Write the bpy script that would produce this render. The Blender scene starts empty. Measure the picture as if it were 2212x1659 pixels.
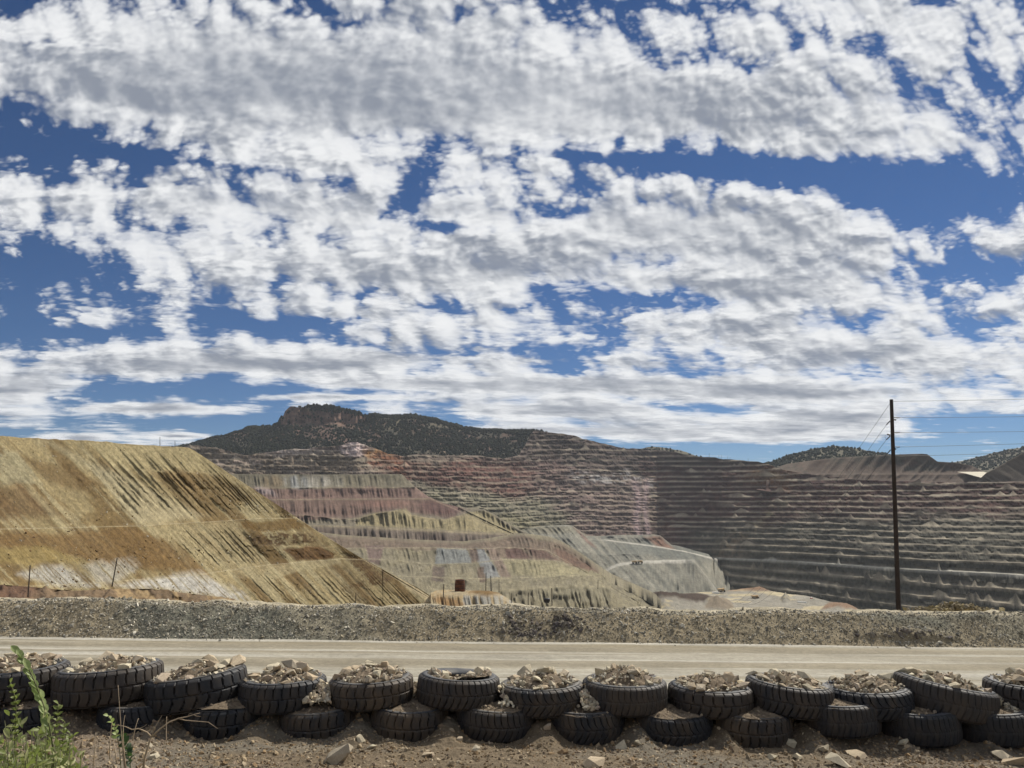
import bpy, bmesh, math, random
import numpy as np
from mathutils import Vector, Matrix, Euler

C = bpy.context.scene
COL = C.collection
R = math.radians
random.seed(7)
rng = np.random.default_rng(11)

# ------------------------------------------------------------------ camera
# pixel units below are those of a 2212 x 1659 view of the photograph
FPX, CXP, CYP = 1640.0, 1106.0, 829.5
PITCH = R(8.85)
CT, ST = math.cos(PITCH), math.sin(PITCH)
cam = bpy.data.cameras.new('camera')
cam.sensor_width = 36.0
cam.lens = 36.0 * FPX / 2212.0
cam.clip_start = 0.1
cam.clip_end = 20000.0
camo = bpy.data.objects.new('camera', cam)
COL.objects.link(camo)
camo.location = (0, 0, 0)
camo.rotation_euler = (R(90) + PITCH, 0, 0)
C.camera = camo

C.render.engine = 'CYCLES'
C.cycles.use_denoising = True
C.cycles.max_bounces = 6
C.cycles.diffuse_bounces = 3
C.cycles.glossy_bounces = 2
C.cycles.transmission_bounces = 2
C.cycles.volume_bounces = 1
C.cycles.transparent_max_bounces = 4
C.cycles.use_adaptive_sampling = True
C.cycles.adaptive_threshold = 0.02
C.cycles.adaptive_min_samples = 12
C.view_settings.view_transform = 'Standard'
C.view_settings.look = 'None'
C.view_settings.exposure = 0.0
C.view_settings.gamma = 1.0

# ------------------------------------------------------------------ sun and sky
SUN_AZ, SUN_EL = R(40), R(46)            # to the right of the viewing direction
SUNV = Vector((math.sin(SUN_AZ) * math.cos(SUN_EL), math.cos(SUN_AZ) * math.cos(SUN_EL), math.sin(SUN_EL)))
sun = bpy.data.lights.new('sun', 'SUN')
sun.energy = 5.0
sun.angle = R(0.5)
sun.color = (1.0, 0.94, 0.84)
suno = bpy.data.objects.new('sun', sun)
COL.objects.link(suno)
suno.rotation_euler = (-SUNV).to_track_quat('-Z', 'Y').to_euler()

W = bpy.data.worlds.new('World')
C.world = W
W.use_nodes = True


class E:
    """a tiny expression layer over shader math nodes"""
    nt = None

    def __init__(s, sock): s.s = sock

    @staticmethod
    def op(kind, *a):
        n = E.nt.nodes.new('ShaderNodeMath')
        n.operation = kind
        for i, v in enumerate(a):
            if isinstance(v, E): E.nt.links.new(v.s, n.inputs[i])
            else: n.inputs[i].default_value = v
        return E(n.outputs[0])

    def __add__(s, o): return E.op('ADD', s, o)
    __radd__ = __add__
    def __sub__(s, o): return E.op('SUBTRACT', s, o)
    def __rsub__(s, o): return E.op('SUBTRACT', o, s)
    def __mul__(s, o): return E.op('MULTIPLY', s, o)
    __rmul__ = __mul__
    def __truediv__(s, o): return E.op('DIVIDE', s, o)
    def __rtruediv__(s, o): return E.op('DIVIDE', o, s)
    def max(s, o): return E.op('MAXIMUM', s, o)
    def min(s, o): return E.op('MINIMUM', s, o)
    def exp(s): return E.op('EXPONENT', s)
    def mad(s, a, b): return E.op('MULTIPLY_ADD', s, a, b)

    def ss(s, a, b):
        n = E.nt.nodes.new('ShaderNodeMapRange')
        n.interpolation_type = 'SMOOTHSTEP'
        E.nt.links.new(s.s, n.inputs['Value'])
        n.inputs['From Min'].default_value = a
        n.inputs['From Max'].default_value = b
        return E(n.outputs['Result'])


def vec(a, b, c):
    n = E.nt.nodes.new('ShaderNodeCombineXYZ')
    for i, v in enumerate((a, b, c)):
        if isinstance(v, E): E.nt.links.new(v.s, n.inputs[i])
        else: n.inputs[i].default_value = v
    return n.outputs[0]


def pix2uv(px, py):
    xc, yc = (px - CXP) / FPX, -(py - CYP) / FPX
    dy = CT - yc * ST
    return xc / dy, (ST + yc * CT) / dy


def build_sky():
    nt = W.node_tree
    for n in list(nt.nodes): nt.nodes.remove(n)
    E.nt = nt
    new, link = nt.nodes.new, nt.links.new
    out = new('ShaderNodeOutputWorld')
    bg = new('ShaderNodeBackground')
    link(bg.outputs[0], out.inputs['Surface'])
    sky = new('ShaderNodeTexSky')
    sky.sky_type = 'NISHITA'
    sky.sun_disc = False
    sky.sun_elevation = SUN_EL
    sky.sun_rotation = SUN_AZ
    sky.altitude = 1900
    sky.air_density = 1.0
    sky.dust_density = 0.0
    sky.ozone_density = 2.5
    tc = new('ShaderNodeTexCoord')
    sp = new('ShaderNodeSeparateXYZ')
    link(tc.outputs['Generated'], sp.inputs[0])
    dx, dy, dz = (E(o) for o in sp.outputs)
    ydiv = dy.max(0.08)
    u, v = dx / ydiv, dz / ydiv
    q = 1.0 / (dz.max(0.0) + 0.06)           # cloud deck seen from below, flattened by the earth's curve
    X, Y = dx * q, dy * q
    # where the cloud banks and the blue gaps lie (direction space)
    cover = None
    for (cx, cy, rx, ry, rot, amp) in SKY_BLOBS:
        bu, bv = pix2uv(cx, cy)
        k = 1.04 / FPX
        ca, sa = math.cos(rot), math.sin(rot)
        du, dv = u - bu, v - bv
        a = (du * (ca / (rx * k))) + dv * (sa / (rx * k))
        b = (du * (-sa / (ry * k))) + dv * (ca / (ry * k))
        g = ((a * a + b * b) * -1.0).exp() * amp
        cover = g if cover is None else cover + g
    low = v.ss(0.035, 0.12)
    cover = cover + (low - 1.0) * 0.20 + 0.10
    ca, sa = math.cos(R(14)), math.sin(R(14))

    def field(fx, fy, fz, detail, rough=0.58):
        s_ = fx * ca + fy * sa
        t_ = fy * ca - fx * sa
        n = new('ShaderNodeTexNoise')
        n.noise_dimensions = '3D'
        n.inputs['Scale'].default_value = 2.3
        n.inputs['Detail'].default_value = detail
        n.inputs['Roughness'].default_value = rough
        n.inputs['Lacunarity'].default_value = 2.15
        n.inputs['Distortion'].default_value = 0.0
        link(vec(s_ * 0.62, t_, fz), n.inputs['Vector'])
        return E(n.outputs[0])

    # billows as they look from below: rounded far overhead, flattened toward the horizon
    bl = E.op('LOGARITHM', v.max(0.0) + 0.03, math.e) * 0.18 + v.max(0.0) * 0.78

    def puffs(fx, fy, detail=2.0):
        vo = new('ShaderNodeTexVoronoi')
        vo.voronoi_dimensions = '2D'
        vo.feature = 'F1'
        vo.inputs['Scale'].default_value = 15.0
        vo.inputs['Detail'].default_value = detail
        vo.inputs['Roughness'].default_value = 0.62
        vo.inputs['Lacunarity'].default_value = 2.3
        link(vec(fx, fy * 1.15, 0.0), vo.inputs['Vector'])
        return 0.45 - E(vo.outputs['Distance'])

    def fine(fx, fy, fz):
        n = new('ShaderNodeTexNoise')
        n.inputs['Scale'].default_value = 30.0
        n.inputs['Detail'].default_value = 5.0
        n.inputs['Roughness'].default_value = 0.6
        link(vec(fx, fy * 1.2, fz), n.inputs['Vector'])
        return E(n.outputs[0]) - 0.5

    # ray march: base of the deck first, then higher slices, each reached farther along the ray
    NS = 5
    solid = 1.0 - cover.ss(0.16, 0.42) * 0.65
    famp = v.ss(0.02, 0.25) * 0.7 + 0.3
    pamp = (v.ss(0.03, 0.30) * 0.32 + 0.12) * solid
    up = dz.ss(0.0, 0.012)
    trans = None
    rad = None
    sx, sy = SUNV.x / SUNV.z, SUNV.y / SUNV.z
    thick = None
    for j in range(NS):
        h = 1.0 + 0.030 * j
        px, py = X * h, Y * h
        f = field(px, py, 0.06 * j, 4.0, 0.55)
        au, ab = u, bl - 0.006 * j
        wx, wy = au + f * 0.10, ab - f * 0.10
        pf = puffs(wx, wy)
        g = fine(au, ab, 0.3 * j)
        base = cover + f * 1.45
        d = base + pf * pamp + g * 0.34 * famp - (0.616 + 0.042 * j)
        # toward the sun: how much cloud lies in the way of the light
        lx, ly = px + (sx - px) * 0.030, py + (sy - py) * 0.030
        fl = field(lx, ly, 0.06 * j, 4.0, 0.55)
        lu, lb_ = au + (0.84 - u) * 0.012, ab + (1.15 - bl) * 0.012
        pl = puffs(lu + fl * 0.10, lb_ - fl * 0.10)
        gl = fine(lu, lb_, 0.3 * j)
        dl = (f - fl) * 1.6 + (pf - pl) * pamp * 1.35 + (g - gl) * 0.30 * famp
        a = d.ss(-0.04, 0.20) * up * (0.82 if j == 0 else 0.62)
        core = base.ss(0.74, 1.40)
        lum = (0.76 + 0.05 * j) - core * (0.42 - 0.03 * j) + dl
        lum = lum.max(0.30).min(1.0)
        if trans is None:
            rad = a * lum
            trans = 1.0 - a
        else:
            rad = rad + trans * a * lum
            trans = trans * (1.0 - a)
    alpha = (1.0 - trans).min(1.0)
    lumn = rad / alpha.max(0.02)
    # grey cloud is a little bluish, lit cloud neutral
    mixc = new('ShaderNodeMix'); mixc.data_type = 'RGBA'
    mixc.inputs[6].default_value = (0.27, 0.30, 0.36, 1)
    mixc.inputs[7].default_value = (0.87, 0.88, 0.89, 1)
    link(lumn.ss(0.30, 0.98).s, mixc.inputs[0])
    skm = new('ShaderNodeMix'); skm.data_type = 'RGBA'; skm.blend_type = 'MULTIPLY'
    skm.inputs[0].default_value = 1.0
    link(sky.outputs[0], skm.inputs[6])
    skm.inputs[7].default_value = (SKY_STR * 0.62, SKY_STR * 0.86, SKY_STR * 1.16, 1)
    mx = new('ShaderNodeMix'); mx.data_type = 'RGBA'
    link(alpha.s, mx.inputs[0])
    link(skm.outputs[2], mx.inputs[6])
    link(mixc.outputs[2], mx.inputs[7])
    link(mx.outputs[2], bg.inputs['Color'])
    bg.inputs['Strength'].default_value = 1.0
    W.cycles.sampling_method = 'MANUAL'
    W.cycles.sample_map_resolution = 512


SKY_STR = 0.049
SKY_BLOBS = [   # centre x, y, half-lengths, tilt, amount
    # blue gaps
    (1700, 372, 360, 38, -0.10, -0.42), (1330, 345, 200, 16, -0.10, -0.30), (2000, 430, 140, 40, -0.1, -0.25),
    (110, 555, 250, 50, -0.06, -0.35), (330, 340, 520, 17, -0.12, -0.26), (60, 320, 120, 22, -0.1, -0.2),
    (890, 430, 50, 26, 0.3, -0.22), (980, 490, 130, 16, -0.1, -0.28),
    (60, 660, 190, 32, 0, -0.24), (80, 715, 230, 26, 0, -0.28),
    (1290, 640, 130, 18, -0.12, -0.24), (1190, 465, 40, 20, 0, -0.16),
    (380, 845, 420, 26, 0.0, -0.42), (620, 915, 420, 36, 0, -0.30), (1480, 880, 120, 14, 0, -0.3), (2090, 930, 220, 50, 0, -0.32),
    (1600, 965, 330, 22, 0, -0.25),
    (2060, 560, 110, 70, -0.3, -0.22), (2140, 170, 60, 50, 0, -0.16), (1560, 20, 330, 26, -0.08, -0.14), (1850, 120, 150, 70, -0.2, -0.12),
    (40, 20, 50, 26, 0, -0.12), (100, 90, 130, 10, -0.1, -0.12), (1260, 760, 240, 14, 0, -0.22), (700, 700, 150, 14, 0, -0.22), (620, 735, 60, 12, 0, -0.2),
    # cloud banks
    (1150, 220, 620, 110, -0.04, 0.30), (420, 160, 560, 160, 0, 0.24), (1480, 500, 430, 70, -0.10, 0.24), (620, 455, 560, 45, -0.11, 0.18),
    (900, 585, 620, 48, -0.06, 0.20), (1750, 620, 330, 40, -0.05, 0.15), (1250, 700, 500, 30, -0.02, 0.12), (1900, 760, 400, 50, 0, 0.18),
    (560, 785, 460, 24, 0.02, 0.30), (50, 842, 130, 26, 0, 0.36), (1100, 830, 500, 16, 0, 0.22), (1250, 885, 220, 12, 0, 0.26), (1800, 905, 170, 22, 0, 0.26), (1650, 850, 220, 14, 0, 0.22),
    (1330, 935, 260, 14, 0, 0.22), (1700, 945, 230, 16, 0, 0.18), (330, 882, 160, 9, 0, 0.26), (690, 858, 170, 7, 0, 0.26), (390, 942, 70, 6, 0, 0.3), (170, 945, 60, 7, 0, 0.3),
    (1950, 40, 200, 50, -0.1, 0.15), (2130, 330, 160, 50, -0.3, 0.16), (1100, 60, 300, 50, 0, 0.12),
]
SKY_BLOBS = [(b[0], b[1], b[2], b[3], b[4], b[5] + (0.13 if b[1] > 825 and b[5] > 0 else 0.0)) for b in SKY_BLOBS]
build_sky()

# ------------------------------------------------------------------ numeric helpers
def P(px, py, Y):
    """point seen at pixel (px, py) of the 2212-wide view, Y metres ahead"""
    px, py, Y = np.broadcast_arrays(np.asarray(px, float), np.asarray(py, float), np.asarray(Y, float))
    xc, yc = (px - CXP) / FPX, -(py - CYP) / FPX
    dy = CT - yc * ST
    return np.stack([xc / dy * Y, Y, (ST + yc * CT) / dy * Y], -1)


def pixy(p):
    """pixel row of points"""
    y, z = p[..., 1], p[..., 2]
    f = y * CT + z * ST
    return CYP - FPX * (z * CT - y * ST) / f


def pixx(p):
    return CXP + FPX * p[..., 0] / (p[..., 1] * CT + p[..., 2] * ST)


def curve(pts, x, i=1):
    a = np.array(pts, float)
    return np.interp(x, a[:, 0], a[:, i])


def h2(ix, iy, seed):
    h = (ix.astype(np.int64) * 374761393 + iy.astype(np.int64) * 668265263 + seed * 982451653) & 0xFFFFFFFF
    h = ((h ^ (h >> 13)) * 1274126177) & 0xFFFFFFFF
    h = (h ^ (h >> 16)) & 0xFFFFFF
    return h / float(0xFFFFFF)


def vn(x, y, seed=0):
    x, y = np.broadcast_arrays(np.asarray(x, float), np.asarray(y, float))
    fx, fy = np.floor(x), np.floor(y)
    tx, ty = x - fx, y - fy
    tx = tx * tx * (3 - 2 * tx); ty = ty * ty * (3 - 2 * ty)
    a, b = h2(fx, fy, seed), h2(fx + 1, fy, seed)
    c, d = h2(fx, fy + 1, seed), h2(fx + 1, fy + 1, seed)
    return (a + (b - a) * tx) * (1 - ty) + (c + (d - c) * tx) * ty


def fbm(x, y, oc=5, seed=0, gain=0.5):
    s, a, t = 0, 1.0, 0
    for o in range(oc):
        s = s + a * vn(x * 2 ** o + 17.3 * o, y * 2 ** o - 9.1 * o, seed + o)
        t += a; a *= gain
    return s / t


def ridge(x, y, oc=3, seed=0):
    s, a, t = 0, 1.0, 0
    for o in range(oc):
        s = s + a * (1 - np.abs(2 * vn(x * 2 ** o + 5.3 * o, y * 1.7 ** o, seed + o) - 1))
        t += a; a *= 0.5
    return s / t


def sst(x, a, b):
    t = np.clip((x - a) / (b - a), 0, 1)
    return t * t * (3 - 2 * t)


def lin(r, g, b, k=1.0):
    c = np.array([r, g, b], float) / 255
    return np.where(c <= 0.04045, c / 12.92, ((c + 0.055) / 1.055) ** 2.4) * k


def mixin(col, c, m):
    m = np.clip(m, 0, 1)[..., None]
    return col * (1 - m) + np.asarray(c) * m


def blob(x, y, cx, cy, rx, ry, rot=0.0, soft=0.35, wob=0.0, seed=3, fx=0.02, fy=0.04):
    """soft-edged patch of ground with a ragged outline"""
    c, s = math.cos(rot), math.sin(rot)
    a = ((x - cx) * c + (y - cy) * s) / rx
    b = (-(x - cx) * s + (y - cy) * c) / ry
    d = np.sqrt(a * a + b * b)
    if wob: d = d + wob * (fbm(x * fx, y * fy, 4, seed) - 0.5) * 2
    return 1 - sst(d, 1 - soft, 1 + soft)


def poly(x, y, pts, soft=3.0, wob=0.0, seed=5, f=0.05):
    """1 inside a polygon, 0 outside, blended over `soft`"""
    pts = np.array(pts, float)
    if wob:
        x = x + wob * (fbm(x * f, y * f, 4, seed) - 0.5) * 2
        y = y + wob * 0.6 * (fbm(x * f, y * f, 4, seed + 9) - 0.5) * 2
    ins = np.zeros(np.shape(x), bool)
    dm = np.full(np.shape(x), 1e9)
    n = len(pts)
    for i in range(n):
        x0, y0 = pts[i]; x1, y1 = pts[(i + 1) % n]
        cond = ((y0 > y) != (y1 > y))
        xi = (x1 - x0) * (y - y0) / ((y1 - y0) if y1 != y0 else 1e-9) + x0
        ins ^= cond & (x < xi)
        dx, dy = x1 - x0, y1 - y0
        t = np.clip(((x - x0) * dx + (y - y0) * dy) / (dx * dx + dy * dy + 1e-9), 0, 1)
        dm = np.minimum(dm, np.hypot(x - x0 - t * dx, y - y0 - t * dy))
    sd = np.where(ins, dm, -dm)
    return sst(sd, -soft, soft)


# ------------------------------------------------------------------ mesh helpers
ALB, SAT = 0.66, 0.85     # lit tones noted from the place -> reflectance

def link_mesh(name, V, F4=None, F3=None, mat=None, parent=None, col=None, smooth=False, faces=None):
    me = bpy.data.meshes.new(name)
    V = np.asarray(V, np.float32).reshape(-1, 3)
    me.vertices.add(len(V))
    me.vertices.foreach_set('co', V.ravel())
    loops, starts, tot = [], [], 0
    for F, k in ((F4, 4), (F3, 3)):
        if F is not None and len(F):
            F = np.asarray(F, np.int32)
            loops.append(F.ravel())
            starts.append(tot + np.arange(len(F)) * k)
            tot += len(F) * k
    loops = np.concatenate(loops); starts = np.concatenate(starts)
    me.loops.add(len(loops))
    me.loops.foreach_set('vertex_index', loops.astype(np.int32))
    me.polygons.add(len(starts))
    me.polygons.foreach_set('loop_start', starts.astype(np.int32))
    me.update(calc_edges=True)
    me.validate()
    if col is not None:
        col = np.asarray(col, float).reshape(-1, 3) * ALB
        g = col.mean(1, keepdims=True)
        col = g + (col - g) * SAT
        ca = me.color_attributes.new('Col', 'FLOAT_COLOR', 'POINT')
        c4 = np.ones((len(V), 4), np.float32)
        c4[:, :3] = np.asarray(col, np.float32).reshape(-1, 3)
        ca.data.foreach_set('color', c4.ravel())
    me.polygons.foreach_set('use_smooth', np.full(len(me.polygons), smooth))
    if mat: me.materials.append(mat)
    o = bpy.data.objects.new(name, me)
    COL.objects.link(o)
    if parent: o.parent = parent
    return o


def grid_faces(nr, nc, wrap=False):
    i = np.arange(nr * nc).reshape(nr, nc)
    if wrap: i = np.concatenate([i, i[:, :1]], 1)
    return np.stack([i[:-1, :-1], i[1:, :-1], i[1:, 1:], i[:-1, 1:]], -1).reshape(-1, 4)


def struct(o, kind='structure'):
    o['kind'] = kind
    return o


def tag(o, label, cat, group=None):
    o['label'] = label; o['category'] = cat
    if group: o['group'] = group
    return o


def thing(name, label, cat, loc=(0, 0, 0), rot=(0, 0, 0), group=None):
    o = bpy.data.objects.new(name, None)
    o.empty_display_size = 0.2
    COL.objects.link(o)
    o.location = loc; o.rotation_euler = rot
    return tag(o, label, cat, group)


# ------------------------------------------------------------------ materials
def mat_ground(name, s1=0.5, a1=0.25, s2=4.0, a2=0.2, bump=0.0, bscale=4.0, rough=0.95, base=None, coord='Object'):
    """rock, soil or gravel: colour attribute (or one colour) broken up by two noises, with fine relief"""
    m = bpy.data.materials.new(name); m.use_nodes = True
    nt = m.node_tree; N, L = nt.nodes, nt.links
    b = N['Principled BSDF']
    b.inputs['Roughness'].default_value = rough
    b.inputs['Specular IOR Level'].default_value = 0.15
    tc = N.new('ShaderNodeTexCoord')
    if base is None:
        at = N.new('ShaderNodeAttribute'); at.attribute_name = 'Col'; src = at.outputs['Color']
    else:
        at = N.new('ShaderNodeRGB'); at.outputs[0].default_value = (*base, 1); src = at.outputs[0]
    for sc, am in ((s1, a1), (s2, a2)):
        n = N.new('ShaderNodeTexNoise'); n.inputs['Scale'].default_value = sc; n.inputs['Detail'].default_value = 5
        n.inputs['Roughness'].default_value = 0.65
        L.new(tc.outputs[coord], n.inputs['Vector'])
        mr = N.new('ShaderNodeMapRange')
        mr.inputs['From Min'].default_value = 0.3; mr.inputs['From Max'].default_value = 0.7
        mr.inputs['To Min'].default_value = 1 - am; mr.inputs['To Max'].default_value = 1 + am
        L.new(n.outputs[0], mr.inputs['Value'])
        mx = N.new('ShaderNodeMix'); mx.data_type = 'RGBA'; mx.blend_type = 'MULTIPLY'; mx.inputs[0].default_value = 1
        L.new(src, mx.inputs[6]); L.new(mr.outputs[0], mx.inputs[7])
        src = mx.outputs[2]
    L.new(src, b.inputs['Base Color'])
    if bump:
        n = N.new('ShaderNodeTexNoise'); n.inputs['Scale'].default_value = bscale; n.inputs['Detail'].default_value = 6
        n.inputs['Roughness'].default_value = 0.7
        L.new(tc.outputs[coord], n.inputs['Vector'])
        bp = N.new('ShaderNodeBump'); bp.inputs['Strength'].default_value = 1.0; bp.inputs['Distance'].default_value = bump
        L.new(n.outputs[0], bp.inputs['Height']); L.new(bp.outputs[0], b.inputs['Normal'])
    return m


def mat_plain(name, col, rough=0.6, metal=0.0, var=0.2, scale=6.0, spec=0.4, bump=0.0):
    m = mat_ground(name, scale, var, scale * 5, var * 0.5, bump, scale * 4, rough, col)
    b = m.node_tree.nodes['Principled BSDF']
    b.inputs['Metallic'].default_value = metal
    b.inputs['Specular IOR Level'].default_value = spec
    return m


M_WALL = mat_ground('pit rock', 0.02, 0.16, 0.12, 0.22, 0.6, 0.25)
M_DUMP = mat_ground('dump spoil', 0.05, 0.14, 0.6, 0.22, 0.12, 1.4)
M_FAR = mat_ground('far spoil', 0.02, 0.14, 0.12, 0.2, 0.6, 0.3)
M_HILL = mat_ground('hill soil', 0.02, 0.25, 0.12, 0.25, 0.8, 0.2)
M_TREE = mat_ground('hill trees', 0.1, 0.2, 0.7, 0.3, 0.0)


# ------------------------------------------------------------------ terraced ground between traced bench edges
def terraces(name, x0, x1, step, lines, widths, colf, mat, rows=8, dispf=None, back=((150.0, 0.0),), clamp=0.35,
             talus=0.0, rough_edge=0.0, seed=1, smooth=True):
    """lines: bench edges from the top down, each a list of (px, py, Y). Faces lean back between them and
    level benches of the given widths lie behind every edge."""
    xs = np.arange(x0, x1 + 0.01, step)
    n = len(xs)
    ys = [curve(l, xs, 1) for l in lines]
    Ys = [curve(l, xs, 2) for l in lines]
    for k in range(1, len(lines)):
        lim = ys[k - 1] + clamp
        bad = ys[k] < lim
        ys[k] = np.maximum(ys[k], lim)
        Ys[k] = np.where(bad, Ys[k - 1] - 0.4, np.minimum(Ys[k], Ys[k - 1] - 0.3))
    Cs = [P(xs, ys[k], Ys[k]) for k in range(len(lines))]
    for k, c in enumerate(Cs):
        if rough_edge and k > 0:
            r = (fbm(xs * 0.035, np.full(n, k * 7.7), 4, seed + k) - 0.5) * 2 * rough_edge
            r = np.clip(r, -rough_edge, 0.5 * (Ys[k - 1] - Ys[k]))
            f = 1 + r / c[:, 1]
            c[:, 0] *= f; c[:, 1] *= f
    rowsP, rk, rt = [], [], []
    hw = [np.ones(n)] + [np.clip((ys[k] - ys[k - 1] - 1.0) / 12.0, 0, 1) for k in range(1, len(lines))]
    for dY, dz in back[::-1]:
        c = Cs[0].copy(); f = 1 + dY / c[:, 1]
        c[:, 0] *= f; c[:, 1] *= f
        c[:, 2] += (dz if not callable(dz) else dz(xs))
        rowsP.append(c); rk.append(0); rt.append(-1.0)
    rowsP.append(Cs[0]); rk.append(0); rt.append(0.0)
    for k in range(1, len(lines)):
        w = np.minimum(widths[k], 0.7 * (Cs[k - 1][:, 1] - Cs[k][:, 1])).clip(0.01)
        T = Cs[k].copy(); f = 1 + w / T[:, 1]
        T[:, 0] *= f; T[:, 1] *= f
        ts = np.linspace(0, 1, rows + 1)[1:]
        h = Cs[k - 1][:, 2] - T[:, 2]
        for t in ts:
            p = Cs[k - 1] * (1 - t) + T * t
            rowsP.append(p); rk.append(k); rt.append(t)
        if talus:
            tal = np.maximum(0, ridge(xs * 0.045 + 31 * k, np.full(n, 3.3 * k), 2, seed + 40 + k) - 0.55) * 2.2 * talus
            tal = tal * h
            # heaps of broken rock against the foot of the face
            rowsP[-1] = rowsP[-1].copy(); rowsP[-1][:, 2] += tal * 0.9
            rowsP[-2] = rowsP[-2].copy(); rowsP[-2][:, 2] = np.maximum(rowsP[-2][:, 2], T[:, 2] + tal)
            m = T.copy(); f2 = 1 - 0.62 * w / T[:, 1]
            m[:, 0] *= f2; m[:, 1] *= f2; m[:, 2] += tal * 0.25
            rowsP.append(m); rk.append(k); rt.append(1.5)
        rowsP.append(Cs[k]); rk.append(k); rt.append(2.0)
    V = np.stack(rowsP)
    px = np.broadcast_to(xs, V.shape[:2]).copy()
    py = pixy(V)
    K = np.broadcast_to(np.array(rk)[:, None], V.shape[:2])
    T_ = np.broadcast_to(np.array(rt)[:, None], V.shape[:2])
    if dispf is not None:
        dY, dz = dispf(px, py, K, T_, V)
        wt = np.stack(hw)[np.array(rk)]
        dY = dY * wt; dz = dz * wt
        f = 1 + dY / V[..., 1]
        V[..., 0] *= f; V[..., 1] *= f; V[..., 2] += dz
    col = colf(px, py, K, T_, V)
    return struct(link_mesh(name, V, grid_faces(*V.shape[:2]), mat=mat, col=col, smooth=smooth))


def env_(T):
    """gullies start below the crest and run out at the toe"""
    t = np.clip(T, 0, 1)
    return np.where((T > 0) & (T < 1.0), np.clip(t * 2.2, 0, 1) * np.clip((1.04 - t) * 4, 0.15, 1), 0)


def offset_line(top, dy, dY):
    return [(x, y + dy, Y - dY) for x, y, Y in top]


# ================================================================== pit wall
WALL_TOP = [(300, 985), (380, 972), (410, 963), (467, 966), (500, 975), (533, 983), (583, 976), (633, 970), (700, 966), (737, 962),
            (755, 957), (770, 955), (790, 962), (837, 980), (870, 985), (904, 981), (970, 984), (1037, 984), (1087, 991), (1120, 984),
            (1135, 960), (1147, 936), (1155, 929), (1200, 936), (1240, 941), (1290, 956), (1330, 965), (1370, 969), (1440, 975),
            (1500, 984), (1560, 991), (1640, 998), (1660, 1003), (1700, 1018), (1800, 1030), (1900, 1038), (2000, 1042), (2100, 1042),
            (2212, 1040), (2400, 1035)]


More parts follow.
